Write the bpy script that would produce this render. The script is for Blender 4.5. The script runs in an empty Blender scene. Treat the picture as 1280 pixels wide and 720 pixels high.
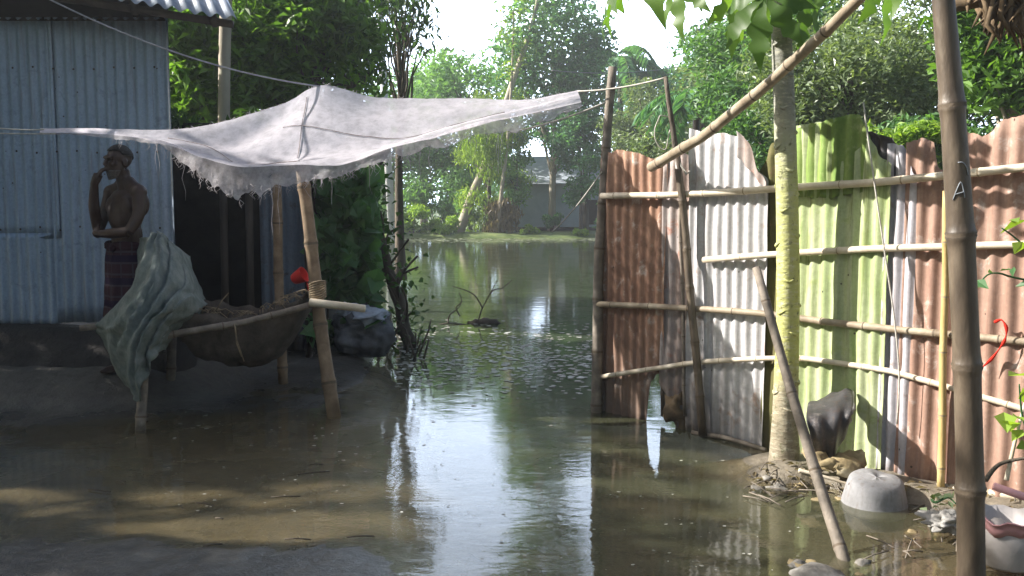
import bpy, bmesh, math, random
import numpy as np
from mathutils import Vector, Matrix, noise as mnoise
R = math.radians
random.seed(7)
rng = np.random.default_rng(11)
scn = bpy.context.scene
col = scn.collection
# ------------------------------------------------------------------ camera
FPX, PITCH, CAMZ = 1150.0, math.atan(105/1150.0), 1.5
cd = bpy.data.cameras.new('camera'); cam = bpy.data.objects.new('camera', cd); col.objects.link(cam)
cam.location = (0, 0, CAMZ); cam.rotation_euler = (R(90)-PITCH, 0, 0)
cd.sensor_width = 36; cd.lens = 36*FPX/1280; cd.clip_start = 0.05; cd.clip_end = 2000
scn.camera = cam
# ------------------------------------------------------------------ light
SUN_EL = R(32); SUN_TRAVEL = Vector((0.9928*math.cos(SUN_EL), -0.12*math.cos(SUN_EL), -math.sin(SUN_EL)))
w = bpy.data.worlds.new('World'); scn.world = w; w.use_nodes = True
nt = w.node_tree
sky = nt.nodes.new('ShaderNodeTexSky'); sky.sky_type = 'NISHITA'; sky.sun_disc = False
sky.sun_elevation = SUN_EL; sky.sun_rotation = R(-83); sky.dust_density = 4.0; sky.air_density = 1.0; sky.ozone_density = 1.2
tcw = nt.nodes.new('ShaderNodeTexCoord'); mpw = nt.nodes.new('ShaderNodeMapping'); mpw.inputs['Scale'].default_value = (1, 1, 2.6); nt.links.new(tcw.outputs['Generated'], mpw.inputs[0])
nzw = nt.nodes.new('ShaderNodeTexNoise'); nzw.inputs['Scale'].default_value = 2.2; nzw.inputs['Detail'].default_value = 6; nzw.inputs['Roughness'].default_value = .55; nt.links.new(mpw.outputs[0], nzw.inputs['Vector'])
rpw = nt.nodes.new('ShaderNodeValToRGB'); rpw.color_ramp.elements[0].position = .40; rpw.color_ramp.elements[1].position = .62; rpw.color_ramp.elements[0].color = (.12, .12, .12, 1); rpw.color_ramp.elements[1].color = (.9, .9, .9, 1); nt.links.new(nzw.outputs[0], rpw.inputs[0])
# pale cloud and haze low over the land, thinning upwards
sxw = nt.nodes.new('ShaderNodeSeparateXYZ'); nt.links.new(tcw.outputs['Generated'], sxw.inputs[0])
mrw = nt.nodes.new('ShaderNodeMapRange'); mrw.inputs[1].default_value = .30; mrw.inputs[2].default_value = .60; mrw.inputs[3].default_value = 1.0; mrw.inputs[4].default_value = 0.0; nt.links.new(sxw.outputs[2], mrw.inputs[0])
mxw = nt.nodes.new('ShaderNodeMath'); mxw.operation = 'MAXIMUM'; nt.links.new(rpw.outputs[0], mxw.inputs[0]); nt.links.new(mrw.outputs[0], mxw.inputs[1])
mcw = nt.nodes.new('ShaderNodeMix'); mcw.data_type = 'RGBA'; mcw.inputs[7].default_value = (23.5, 28, 35, 1); mry = nt.nodes.new('ShaderNodeMapRange'); mry.interpolation_type = 'SMOOTHSTEP'; mry.inputs[1].default_value = .70; mry.inputs[2].default_value = .90; nt.links.new(sxw.outputs[1], mry.inputs[0])   # the cloud bank stands in the north
muw = nt.nodes.new('ShaderNodeMath'); muw.operation = 'MULTIPLY'; nt.links.new(mxw.outputs[0], muw.inputs[0]); nt.links.new(mry.outputs[0], muw.inputs[1]); nt.links.new(muw.outputs[0], mcw.inputs[0]); nt.links.new(sky.outputs[0], mcw.inputs[6])
nt.links.new(mcw.outputs[2], nt.nodes['Background'].inputs[0]); nt.nodes['Background'].inputs[1].default_value = 0.068
sl = bpy.data.lights.new('sun', 'SUN'); so = bpy.data.objects.new('sun', sl); col.objects.link(so)
sl.energy = 5.0; sl.angle = R(0.5); sl.color = (1.0, 0.95, 0.88)
so.rotation_euler = SUN_TRAVEL.to_track_quat('-Z', 'Y').to_euler(); so.location = (-20, 0, 20)
scn.view_settings.view_transform = 'Standard'; scn.view_settings.look = 'None'
scn.view_settings.exposure = 1.42; scn.view_settings.gamma = 1.0; scn.view_settings.use_curve_mapping = False
scn.cycles.use_denoising = True
scn.cycles.max_bounces = 8; scn.cycles.diffuse_bounces = 3; scn.cycles.glossy_bounces = 3
scn.cycles.transmission_bounces = 6; scn.cycles.transparent_max_bounces = 16
scn.cycles.sample_clamp_indirect = 6; scn.cycles.caustics_reflective = False; scn.cycles.caustics_refractive = False
# ------------------------------------------------------------------ pixel helpers
FW = Vector((0, math.cos(PITCH), -math.sin(PITCH))); UP = Vector((0, math.sin(PITCH), math.cos(PITCH))); CAM = Vector((0, 0, CAMZ))
def ray(px, py): return FW + Vector((1, 0, 0))*((px-640)/FPX) + UP*((360-py)/FPX)
def at(px, py, Y):
    d = ray(px, py); return CAM + d*(Y/d.y)
def gp(px, py, z=0.0):
    d = ray(px, py); return CAM + d*((z-CAMZ)/d.z)
def lerp(a, b, t): return a+(b-a)*t
def interp(xs, ys, x):
    return float(np.interp(x, xs, ys))
def sstep(a, b, x):
    t = np.clip((x-a)/(b-a), 0, 1); return t*t*(3-2*t)
def nz(x, y, z=0.0): return mnoise.noise(Vector((x, y, z)))
# ------------------------------------------------------------------ materials
def newmat(name):
    m = bpy.data.materials.new(name); m.use_nodes = True
    nt = m.node_tree; b = nt.nodes['Principled BSDF']; return m, nt, b
def N(nt, t, **kw):
    n = nt.nodes.new(t)
    for k, v in kw.items(): setattr(n, k, v)
    return n
def c4(c): return (c[0], c[1], c[2], 1)
def coords(nt, stretch=(1, 1, 1), world=False):
    if world: g = N(nt, 'ShaderNodeNewGeometry').outputs['Position']
    else: g = N(nt, 'ShaderNodeTexCoord').outputs['Object']
    mp = N(nt, 'ShaderNodeMapping'); mp.inputs['Scale'].default_value = stretch
    nt.links.new(g, mp.inputs[0]); return mp.outputs[0]
def noise_node(nt, co, scale, detail=4, rough=.55, dist=0):
    n = N(nt, 'ShaderNodeTexNoise'); n.inputs['Scale'].default_value = scale; n.inputs['Detail'].default_value = detail
    n.inputs['Roughness'].default_value = rough; n.inputs['Distortion'].default_value = dist
    nt.links.new(co, n.inputs['Vector']); return n.outputs[0]
def ramp(nt, fac, stops):
    r = N(nt, 'ShaderNodeValToRGB'); el = r.color_ramp.elements
    while len(el) < len(stops): el.new(.5)
    for e, (p, c) in zip(el, stops):
        e.position = p; e.color = c4(c) if len(c) == 3 else c
    nt.links.new(fac, r.inputs[0]); return r.outputs[0]
def mixc(nt, fac, a, b, mode='MIX'):
    m = N(nt, 'ShaderNodeMix', data_type='RGBA', blend_type=mode)
    for s, v in ((0, fac), (6, a), (7, b)):
        if isinstance(v, (int, float)): m.inputs[s].default_value = v
        elif isinstance(v, tuple): m.inputs[s].default_value = c4(v)
        else: nt.links.new(v, m.inputs[s])
    return m.outputs[2]
def bump(nt, b, h, strength=.3, dist=.02):
    n = N(nt, 'ShaderNodeBump'); n.inputs['Strength'].default_value = strength; n.inputs['Distance'].default_value = dist
    nt.links.new(h, n.inputs['Height']); nt.links.new(n.outputs[0], b.inputs['Normal'])
def simple(name, stops, scale=6, rough=.7, stretch=(1, 1, 1), bs=.3, bscale=None, bd=.01, metal=0, spec=.3, world=False, detail=5):
    m, nt, b = newmat(name); co = coords(nt, stretch, world)
    f = noise_node(nt, co, scale, detail, .6, .3)
    nt.links.new(ramp(nt, f, stops), b.inputs['Base Color'])
    b.inputs['Roughness'].default_value = rough; b.inputs['Metallic'].default_value = metal; b.inputs['Specular IOR Level'].default_value = spec
    if bs: bump(nt, b, noise_node(nt, co, bscale or scale*4, 5, .65), bs, bd)
    return m
def leafmat(name, dark, light, trans=.4, tcol=None, rough=.45, spec=.35, clump=.5):
    m, nt, b = newmat(name)
    at_ = N(nt, 'ShaderNodeAttribute'); at_.attribute_name = 'rnd'
    f = noise_node(nt, coords(nt, world=True), clump, 2)
    ad = N(nt, 'ShaderNodeMath', operation='MULTIPLY_ADD'); ad.inputs[1].default_value = .55; ad.inputs[2].default_value = -.05
    nt.links.new(at_.outputs['Fac'], ad.inputs[0])
    ad2 = N(nt, 'ShaderNodeMath', operation='ADD', use_clamp=True); nt.links.new(ad.outputs[0], ad2.inputs[0])
    sc = N(nt, 'ShaderNodeMath', operation='MULTIPLY'); sc.inputs[1].default_value = .55; nt.links.new(f, sc.inputs[0]); nt.links.new(sc.outputs[0], ad2.inputs[1])
    cc = ramp(nt, ad2.outputs[0], [(.1, dark), (.9, light)])
    nt.links.new(cc, b.inputs['Base Color']); b.inputs['Roughness'].default_value = rough; b.inputs['Specular IOR Level'].default_value = spec
    t = N(nt, 'ShaderNodeBsdfTranslucent')
    tc = mixc(nt, 1.0, cc, tcol or (1.5, 1.6, .55), 'MULTIPLY'); nt.links.new(tc, t.inputs[0])
    mx = N(nt, 'ShaderNodeMixShader'); mx.inputs[0].default_value = trans
    nt.links.new(b.outputs[0], mx.inputs[1]); nt.links.new(t.outputs[0], mx.inputs[2])
    nt.links.new(mx.outputs[0], nt.nodes['Material Output'].inputs[0]); return m
def clothmat(name, stops, scale=5, trans=.4, alpha=1.0, weave=0, bs=.3):
    m, nt, b = newmat(name); co = coords(nt)
    cc = ramp(nt, noise_node(nt, co, scale, 6, .65), stops)
    nt.links.new(cc, b.inputs['Base Color']); b.inputs['Roughness'].default_value = .9; b.inputs['Specular IOR Level'].default_value = .1
    bump(nt, b, noise_node(nt, co, scale*8, 4, .7), bs, .01)
    t = N(nt, 'ShaderNodeBsdfTranslucent'); nt.links.new(cc, t.inputs[0])
    mx = N(nt, 'ShaderNodeMixShader'); mx.inputs[0].default_value = trans
    nt.links.new(b.outputs[0], mx.inputs[1]); nt.links.new(t.outputs[0], mx.inputs[2]); out = mx.outputs[0]
    if alpha < 1:
        tr = N(nt, 'ShaderNodeBsdfTransparent'); m2 = N(nt, 'ShaderNodeMixShader')
        nn = ramp(nt, noise_node(nt, co, 14, 5, .7), [(.3, (alpha-.25,)*3), (.65, (alpha+.15,)*3)])
        nt.links.new(nn, m2.inputs[0]); nt.links.new(tr.outputs[0], m2.inputs[1]); nt.links.new(out, m2.inputs[2]); out = m2.outputs[0]
    nt.links.new(out, nt.nodes['Material Output'].inputs[0]); return m
def sheetmat(name, base, stain, spots, amount=.5, rough=.6, metal=.0):
    """weathered tin: base colour, streaky stain, small rust / peeled spots"""
    m, nt, b = newmat(name)
    co = coords(nt, world=True); cs = coords(nt, (3.5, 3.5, .55), True)
    f1 = noise_node(nt, cs, 2.2, 6, .62, .6); f2 = noise_node(nt, co, 9, 7, .7, .4); f3 = noise_node(nt, co, 42, 4, .7)
    c = mixc(nt, ramp(nt, f1, [(.5-.35*amount, (0, 0, 0)), (.5+.35*(1-amount)+.05, (1, 1, 1))]), stain, base)
    c = mixc(nt, ramp(nt, f2, [(.56, (0, 0, 0)), (.7, (1, 1, 1))]), c, spots)
    c = mixc(nt, ramp(nt, f3, [(.3, (.82, .82, .82)), (.6, (1, 1, 1))]), (0, 0, 0), c)
    c = mixc(nt, .25, c, mixc(nt, f2, (0, 0, 0), c))
    f4 = noise_node(nt, coords(nt, (9, 9, .5), True), 3.0, 5, .7); c = mixc(nt, ramp(nt, f4, [(.54, (0, 0, 0)), (.66, (.75, .75, .75))]), c, mixc(nt, .5, stain, (.12, .07, .045)))
    vo = N(nt, 'ShaderNodeTexVoronoi'); vo.inputs['Scale'].default_value = 7.5; nt.links.new(co, vo.inputs['Vector'])
    c = mixc(nt, ramp(nt, vo.outputs['Distance'], [(.035, (1, 1, 1)), (.06, (0, 0, 0))]), c, (.05, .035, .028))      # nail holes and pits
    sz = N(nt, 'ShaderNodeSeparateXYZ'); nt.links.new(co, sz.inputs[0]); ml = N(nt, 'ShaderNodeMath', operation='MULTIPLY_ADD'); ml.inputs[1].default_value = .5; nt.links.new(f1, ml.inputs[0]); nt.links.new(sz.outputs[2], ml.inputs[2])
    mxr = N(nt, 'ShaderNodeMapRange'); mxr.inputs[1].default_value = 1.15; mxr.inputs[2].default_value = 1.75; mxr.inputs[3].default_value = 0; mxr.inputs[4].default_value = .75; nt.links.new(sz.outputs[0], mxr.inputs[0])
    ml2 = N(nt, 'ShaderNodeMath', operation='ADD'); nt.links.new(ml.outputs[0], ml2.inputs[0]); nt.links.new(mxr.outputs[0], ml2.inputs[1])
    c = mixc(nt, ramp(nt, ml2.outputs[0], [(.35, (.8, .8, .8)), (.6, (.5, .5, .5)), (1.0, (0, 0, 0))]), c, (.075, .06, .05))      # mud line, raised on the left sheets to paint in deeper shade
    nt.links.new(c, b.inputs['Base Color']); b.inputs['Roughness'].default_value = rough; b.inputs['Metallic'].default_value = metal
    b.inputs['Specular IOR Level'].default_value = .3
    bump(nt, b, f2, .35, .012); return m
BAM = [(.3, (.18, .14, .095)), (.55, (.30, .245, .175)), (.75, (.42, .365, .275))]
M = {}
M['bamboo'] = simple('bamboo_weathered', BAM, 3, .55, (3, 3, 3), .25, 30)
M['bamboo_brown'] = simple('bamboo_brown', [(.3, (.12, .082, .05)), (.55, (.21, .15, .095)), (.75, (.30, .225, .15))], 3, .6, (3, 3, 3), .3, 30)
M['bamboo_pale'] = simple('bamboo_pale', [(.3, (.42, .35, .25)), (.55, (.58, .51, .40)), (.75, (.68, .62, .51))], 4, .5, (2, 2, 2), .2, 30)
M['bamboo_grey'] = simple('bamboo_grey', [(.3, (.10, .085, .068)), (.55, (.19, .16, .128)), (.75, (.28, .245, .2))], 4, .65, (3, 3, 3), .35, 30)
M['bamboo_dark'] = simple('bamboo_dark', [(.3, (.05, .037, .026)), (.55, (.095, .072, .05)), (.78, (.17, .135, .095))], 5, .42, (3, 3, 1), .25, 26, spec=.5)
M['bamboo_yellow'] = simple('bamboo_yellow', [(.3, (.38, .27, .10)), (.6, (.52, .40, .18)), (.8, (.6, .5, .3))], 4, .5, (3, 3, 1), .2, 30)
M['node'] = simple('bamboo_node', [(.3, (.06, .045, .03)), (.7, (.15, .115, .08))], 12, .7)
M['node_pale'] = simple('bamboo_node_pale', [(.3, (.22, .17, .11)), (.7, (.36, .29, .2))], 12, .7)
M['bark'] = simple('bark', [(.3, (.05, .042, .033)), (.6, (.11, .09, .07)), (.8, (.18, .155, .125))], 5, .85, (1, 1, .3), .7, 18, .03, world=True)
M['bark_pale'] = simple('bark_pale', [(.3, (.22, .19, .15)), (.6, (.38, .34, .27)), (.8, (.5, .46, .38))], 2, .85, (1, 1, .4), .5, 10, .03, world=True)
M['rope'] = simple('rope', [(.3, (.35, .33, .29)), (.7, (.6, .58, .52))], 30, .9)
M['cable'] = simple('cable', [(.3, (.25, .25, .27)), (.7, (.42, .42, .45))], 20, .7, bs=0)
M['awning'] = clothmat('awning_cloth', [(.2, (.72, .685, .74)), (.5, (.80, .765, .825)), (.8, (.85, .82, .88))], 2.6, .55, .92, bs=.1)
M['fray'] = clothmat('awning_fray', [(.3, (.42, .39, .40)), (.7, (.70, .68, .71))], 9, .5, .62)
M['seam'] = simple('awning_seam', [(.3, (.16, .13, .13)), (.7, (.30, .26, .26))], 12, .9)
M['netcloth'] = clothmat('drape_cloth', [(.25, (.11, .135, .132)), (.45, (.165, .2, .192)), (.6, (.23, .26, .245)), (.8, (.33, .345, .32))], 11, .1, bs=.6)
M['jute'] = clothmat('jute', [(.25, (.045, .038, .033)), (.55, (.10, .085, .072)), (.8, (.17, .145, .12))], 9, .05, bs=.6)
M['straw'] = simple('straw', [(.3, (.16, .12, .075)), (.7, (.32, .25, .16))], 20, .8)
M['red'] = simple('red_plastic', [(.3, (.45, .015, .012)), (.7, (.6, .03, .02))], 5, .4, bs=.1)
M['sack'] = clothmat('sack', [(.3, (.05, .054, .06)), (.55, (.10, .108, .12)), (.8, (.2, .21, .23))], 6, .05, bs=.6)
M['sack_white'] = clothmat('sack_white', [(.3, (.3, .36, .46)), (.55, (.5, .56, .66)), (.8, (.66, .7, .78))], 8, .2, bs=.5)
M['skin'] = simple('skin', [(.3, (.025, .0125, .009)), (.7, (.046, .023, .0155))], 9, .5, bs=.1, spec=.4)
M['hair'] = simple('hair', [(.3, (.012, .010, .010)), (.7, (.04, .038, .038))], 60, .7, bs=.8)
M['beard'] = simple('beard', [(.3, (.05, .043, .04)), (.7, (.16, .145, .135))], 60, .8, bs=.8)
M['eye'] = simple('eye', [(.3, (.02, .015, .012)), (.7, (.03, .02, .02))], 5, .2, bs=0)
# house tin
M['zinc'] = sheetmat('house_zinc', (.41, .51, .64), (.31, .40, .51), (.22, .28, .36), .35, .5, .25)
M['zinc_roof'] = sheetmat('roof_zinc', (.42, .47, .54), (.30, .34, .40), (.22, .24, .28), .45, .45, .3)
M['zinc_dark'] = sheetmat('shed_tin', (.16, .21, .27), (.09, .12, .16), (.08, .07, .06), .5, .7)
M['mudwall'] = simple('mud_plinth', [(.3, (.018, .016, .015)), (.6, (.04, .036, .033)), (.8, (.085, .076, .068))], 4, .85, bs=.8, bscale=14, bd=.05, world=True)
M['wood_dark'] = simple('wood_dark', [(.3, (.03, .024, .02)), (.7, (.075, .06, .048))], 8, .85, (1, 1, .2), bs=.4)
M['black'] = simple('near_black', [(.3, (.012, .011, .011)), (.7, (.03, .027, .025))], 5, .95)  # near-black colour for the shed walls, eave board and far window
# fence tin
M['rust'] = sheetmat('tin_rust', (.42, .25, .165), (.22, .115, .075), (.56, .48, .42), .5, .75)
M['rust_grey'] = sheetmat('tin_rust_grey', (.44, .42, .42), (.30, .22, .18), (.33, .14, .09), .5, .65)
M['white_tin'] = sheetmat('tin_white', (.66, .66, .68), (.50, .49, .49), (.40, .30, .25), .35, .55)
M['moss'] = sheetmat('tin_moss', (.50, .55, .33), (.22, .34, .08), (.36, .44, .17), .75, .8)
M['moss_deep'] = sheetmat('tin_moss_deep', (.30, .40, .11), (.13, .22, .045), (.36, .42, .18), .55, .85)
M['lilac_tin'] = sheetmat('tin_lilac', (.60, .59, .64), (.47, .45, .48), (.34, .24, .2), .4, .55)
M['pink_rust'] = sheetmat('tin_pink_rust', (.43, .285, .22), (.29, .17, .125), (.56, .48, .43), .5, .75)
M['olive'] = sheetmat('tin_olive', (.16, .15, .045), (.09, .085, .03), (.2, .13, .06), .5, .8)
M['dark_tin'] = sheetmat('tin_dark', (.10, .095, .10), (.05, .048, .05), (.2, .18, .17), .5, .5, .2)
M['alu'] = sheetmat('pot_grey', (.36, .36, .37), (.24, .24, .245), (.17, .16, .15), .55, .75, .0)
M['rubble'] = simple('rubble', [(.3, (.10, .092, .08)), (.5, (.2, .187, .165)), (.75, (.4, .385, .36))], 9, .8, bs=.6, bscale=30)
M['litter'] = simple('litter_white', [(.3, (.17, .162, .15)), (.7, (.38, .37, .35))], 11, .7, bs=.6)
M['husk'] = simple('husk', [(.3, (.12, .085, .045)), (.55, (.3, .24, .13)), (.8, (.62, .58, .46))], 7, .7, bs=.4)
M['bucket'] = simple('bucket_white', [(.3, (.30, .28, .27)), (.7, (.52, .49, .48))], 6, .5, bs=.2)
M['pink'] = simple('bucket_pink', [(.3, (.5, .24, .26)), (.7, (.62, .36, .38))], 6, .5, bs=.1)
M['redcloth'] = clothmat('red_string', [(.3, (.5, .02, .015)), (.7, (.65, .05, .03))], 12, .2)
M['chalk'] = simple('chalk', [(.3, (.16, .18, .2)), (.7, (.32, .35, .38))], 20, .9, bs=0)
M['housewall'] = simple('far_house_wall', [(.3, (.34, .43, .49)), (.7, (.45, .53, .59))], 2, .8)
M['houseroof'] = simple('far_house_roof', [(.3, (.32, .36, .42)), (.7, (.46, .50, .56))], 2, .6)
M['pole'] = simple('pole_concrete', [(.3, (.42, .43, .45)), (.7, (.6, .61, .63))], 4, .7)
M['pole_dark'] = simple('pole_weathered', [(.3, (.16, .2, .2)), (.7, (.27, .32, .32))], 4, .7)
M['debris'] = simple('debris', [(.3, (.22, .21, .17)), (.5, (.38, .37, .32)), (.75, (.6, .6, .56))], 3, .7, world=True, bs=0)
M['deadleaf'] = simple('dead_leaf', [(.3, (.05, .035, .02)), (.7, (.16, .11, .06))], 12, .85)
# leaves
M['lf_left'] = leafmat('leaf_broad', (0.031, 0.079, 0.018), (0.176, 0.325, 0.061), .45)
M['lf_dark'] = leafmat('leaf_dark', (0.020, 0.050, 0.017), (0.077, 0.154, 0.045), .35)
M['lf_mango'] = leafmat('leaf_mango', (0.036, 0.097, 0.036), (0.151, 0.293, 0.101), .4)
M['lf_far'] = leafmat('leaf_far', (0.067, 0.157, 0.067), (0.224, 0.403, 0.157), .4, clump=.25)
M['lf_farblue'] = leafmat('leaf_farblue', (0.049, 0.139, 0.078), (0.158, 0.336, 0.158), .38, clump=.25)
M['lf_yellow'] = leafmat('leaf_yellow', (0.093, 0.171, 0.034), (0.310, 0.420, 0.093), .45, clump=.3)
M['lf_grey'] = leafmat('leaf_grey', (0.055, 0.097, 0.043), (0.255, 0.323, 0.186), .38, rough=.35, spec=.5)
M['lf_bright'] = leafmat('leaf_bright', (0.10, 0.19, 0.03), (0.33, 0.47, 0.08), .45)
M['lf_vine'] = leafmat('leaf_vine', (.035, .10, .042), (.11, .24, .085), .35)
M['lf_pap'] = leafmat('leaf_papaya', (.05, .11, .02), (.14, .23, .05), .5)
M['lf_dry'] = leafmat('leaf_dry', (.10, .075, .04), (.24, .19, .11), .3)
# papaya trunk
def papaya_mat():
    m, nt, b = newmat('papaya_bark'); co = coords(nt, world=True)
    sx = N(nt, 'ShaderNodeSeparateXYZ'); nt.links.new(co, sx.inputs[0])
    mr = N(nt, 'ShaderNodeMapRange'); mr.inputs[1].default_value = 0; mr.inputs[2].default_value = 2.6; nt.links.new(sx.outputs[2], mr.inputs[0])
    f = noise_node(nt, co, 7, 6, .65, .5)
    ad = N(nt, 'ShaderNodeMath', operation='MULTIPLY_ADD'); ad.inputs[1].default_value = .16; ad.inputs[2].default_value = -.08; nt.links.new(f, ad.inputs[0])
    a2 = N(nt, 'ShaderNodeMath', operation='ADD'); nt.links.new(mr.outputs[0], a2.inputs[0]); nt.links.new(ad.outputs[0], a2.inputs[1])
    c = ramp(nt, a2.outputs[0], [(.0, (.22, .18, .13)), (.16, (.30, .26, .17)), (.24, (.40, .40, .12)), (.62, (.42, .43, .17)), (.72, (.34, .34, .24)), (.8, (.22, .22, .19))])
    c = mixc(nt, ramp(nt, noise_node(nt, coords(nt, (1, 1, 3), True), 16, 6, .7), [(.5, (0, 0, 0)), (.72, (1, 1, 1))]), c, (.5, .48, .36))
    c = mixc(nt, ramp(nt, noise_node(nt, co, 30, 4, .7), [(.3, (1, 1, 1)), (.44, (0, 0, 0))]), c, (.13, .13, .06))
    nt.links.new(c, b.inputs['Base Color']); b.inputs['Roughness'].default_value = .75
    bump(nt, b, noise_node(nt, coords(nt, (1, 1, 2.5), True), 18, 5, .6), .5, .02); return m
M['papaya'] = papaya_mat()
# mud
def mud_mat():
    m, nt, b = newmat('mud'); co = coords(nt, world=True)
    f = noise_node(nt, co, 1.6, 8, .62, .4); g = noise_node(nt, co, 11, 6, .7)
    c = ramp(nt, f, [(.3, (.052, .048, .042)), (.5, (.088, .081, .069)), (.7, (.13, .12, .098))])
    c = mixc(nt, ramp(nt, g, [(.35, (1, 1, 1)), (.55, (0, 0, 0))]), c, mixc(nt, .55, c, (.03, .026, .022)))
    sx = N(nt, 'ShaderNodeSeparateXYZ'); nt.links.new(co, sx.inputs[0])
    far = N(nt, 'ShaderNodeMapRange'); far.inputs[1].default_value = 9; far.inputs[2].default_value = 14; nt.links.new(sx.outputs[1], far.inputs[0])
    gr = ramp(nt, noise_node(nt, co, 2.5, 5), [(.3, (.06, .10, .03)), (.7, (.16, .20, .06))])
    er = N(nt, 'ShaderNodeMapRange'); er.inputs[1].default_value = .9; er.inputs[2].default_value = 1.4; nt.links.new(sx.outputs[0], er.inputs[0])
    c = mixc(nt, er.outputs[0], c, mixc(nt, .75, c, ramp(nt, g, [(.3, (.12, .098, .07)), (.55, (.21, .178, .13)), (.75, (.32, .28, .22))])))
    wm = N(nt, 'ShaderNodeMath', operation='MULTIPLY_ADD'); wm.inputs[1].default_value = .035; nt.links.new(g, wm.inputs[0]); nt.links.new(sx.outputs[2], wm.inputs[2])
    c = mixc(nt, ramp(nt, wm.outputs[0], [(.017, (1, 1, 1)), (.05, (0, 0, 0))]), c, mixc(nt, .5, c, (.02, .018, .015)))      # soaked margin
    silt = ramp(nt, noise_node(nt, coords(nt, (.8, 1.6, 1), True), 3.5, 6, .65, .5), [(.3, (.085, .072, .048)), (.55, (.125, .105, .070)), (.75, (.165, .14, .097))])
    us = N(nt, 'ShaderNodeMapRange'); us.inputs[1].default_value = .006; us.inputs[2].default_value = -.012; nt.links.new(sx.outputs[2], us.inputs[0])
    c = mixc(nt, us.outputs[0], c, silt)      # fine tan silt settled under the shallow water
    c = mixc(nt, far.outputs[0], c, mixc(nt, us.outputs[0], gr, c))
    nt.links.new(c, b.inputs['Base Color'])
    wet = N(nt, 'ShaderNodeMapRange'); wet.inputs[1].default_value = .0; wet.inputs[2].default_value = .10; wet.inputs[3].default_value = 0; wet.inputs[4].default_value = .55; nt.links.new(sx.outputs[2], wet.inputs[0])
    ro = N(nt, 'ShaderNodeMath', operation='ADD', use_clamp=True); nt.links.new(wet.outputs[0], ro.inputs[0]); nt.links.new(ramp(nt, f, [(.35, (.12,)*3), (.65, (.38,)*3)]), ro.inputs[1]); nt.links.new(ro.outputs[0], b.inputs['Roughness'])
    ad = N(nt, 'ShaderNodeMath', operation='MULTIPLY_ADD'); ad.inputs[1].default_value = .35; nt.links.new(noise_node(nt, co, 38, 4, .7), ad.inputs[0]); nt.links.new(g, ad.inputs[2])
    bump(nt, b, ad.outputs[0], .55, .035); return m
M['mud'] = mud_mat()
def water_mat():
    m, nt, b = newmat('water'); nt.nodes.remove(b); co = coords(nt, world=True)
    h1 = noise_node(nt, coords(nt, (1, 1.6, 1), True), 3.2, 3, .5, .3); h2 = noise_node(nt, coords(nt, (1, 2.2, 1), True), 14, 3, .5)
    ad = N(nt, 'ShaderNodeMath', operation='MULTIPLY_ADD'); ad.inputs[1].default_value = .22; nt.links.new(h2, ad.inputs[0]); nt.links.new(h1, ad.inputs[2])
    bp = N(nt, 'ShaderNodeBump'); bp.inputs['Strength'].default_value = .035; bp.inputs['Distance'].default_value = .06; nt.links.new(ad.outputs[0], bp.inputs['Height'])
    a = N(nt, 'ShaderNodeAttribute'); a.attribute_name = 'depth'
    tr = N(nt, 'ShaderNodeBsdfTransparent'); tr.inputs[0].default_value = (.95, .925, .83, 1)
    df = N(nt, 'ShaderNodeBsdfDiffuse')
    nt.links.new(ramp(nt, a.outputs['Fac'], [(.3, (.10, .088, .055)), (.9, (.032, .060, .028))]), df.inputs[0])
    mx = N(nt, 'ShaderNodeMixShader'); nt.links.new(a.outputs['Fac'], mx.inputs[0]); nt.links.new(tr.outputs[0], mx.inputs[1]); nt.links.new(df.outputs[0], mx.inputs[2])
    gl = N(nt, 'ShaderNodeBsdfGlossy'); gl.inputs['Roughness'].default_value = .012; nt.links.new(bp.outputs[0], gl.inputs['Normal'])
    fr = N(nt, 'ShaderNodeFresnel'); fr.inputs[0].default_value = 1.36; nt.links.new(bp.outputs[0], fr.inputs['Normal'])
    m2 = N(nt, 'ShaderNodeMixShader'); geo = N(nt, 'ShaderNodeNewGeometry'); fm = N(nt, 'ShaderNodeMix', data_type='FLOAT'); nt.links.new(geo.outputs['Backfacing'], fm.inputs[0]); nt.links.new(fr.outputs[0], fm.inputs[2]); fm.inputs[3].default_value = .06   # light rising out of the water does not bend here, so no total reflection
    nt.links.new(fm.outputs[0], m2.inputs[0]); nt.links.new(mx.outputs[0], m2.inputs[1]); nt.links.new(gl.outputs[0], m2.inputs[2])
    nt.links.new(m2.outputs[0], nt.nodes['Material Output'].inputs[0]); return m
M['water'] = water_mat()
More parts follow.
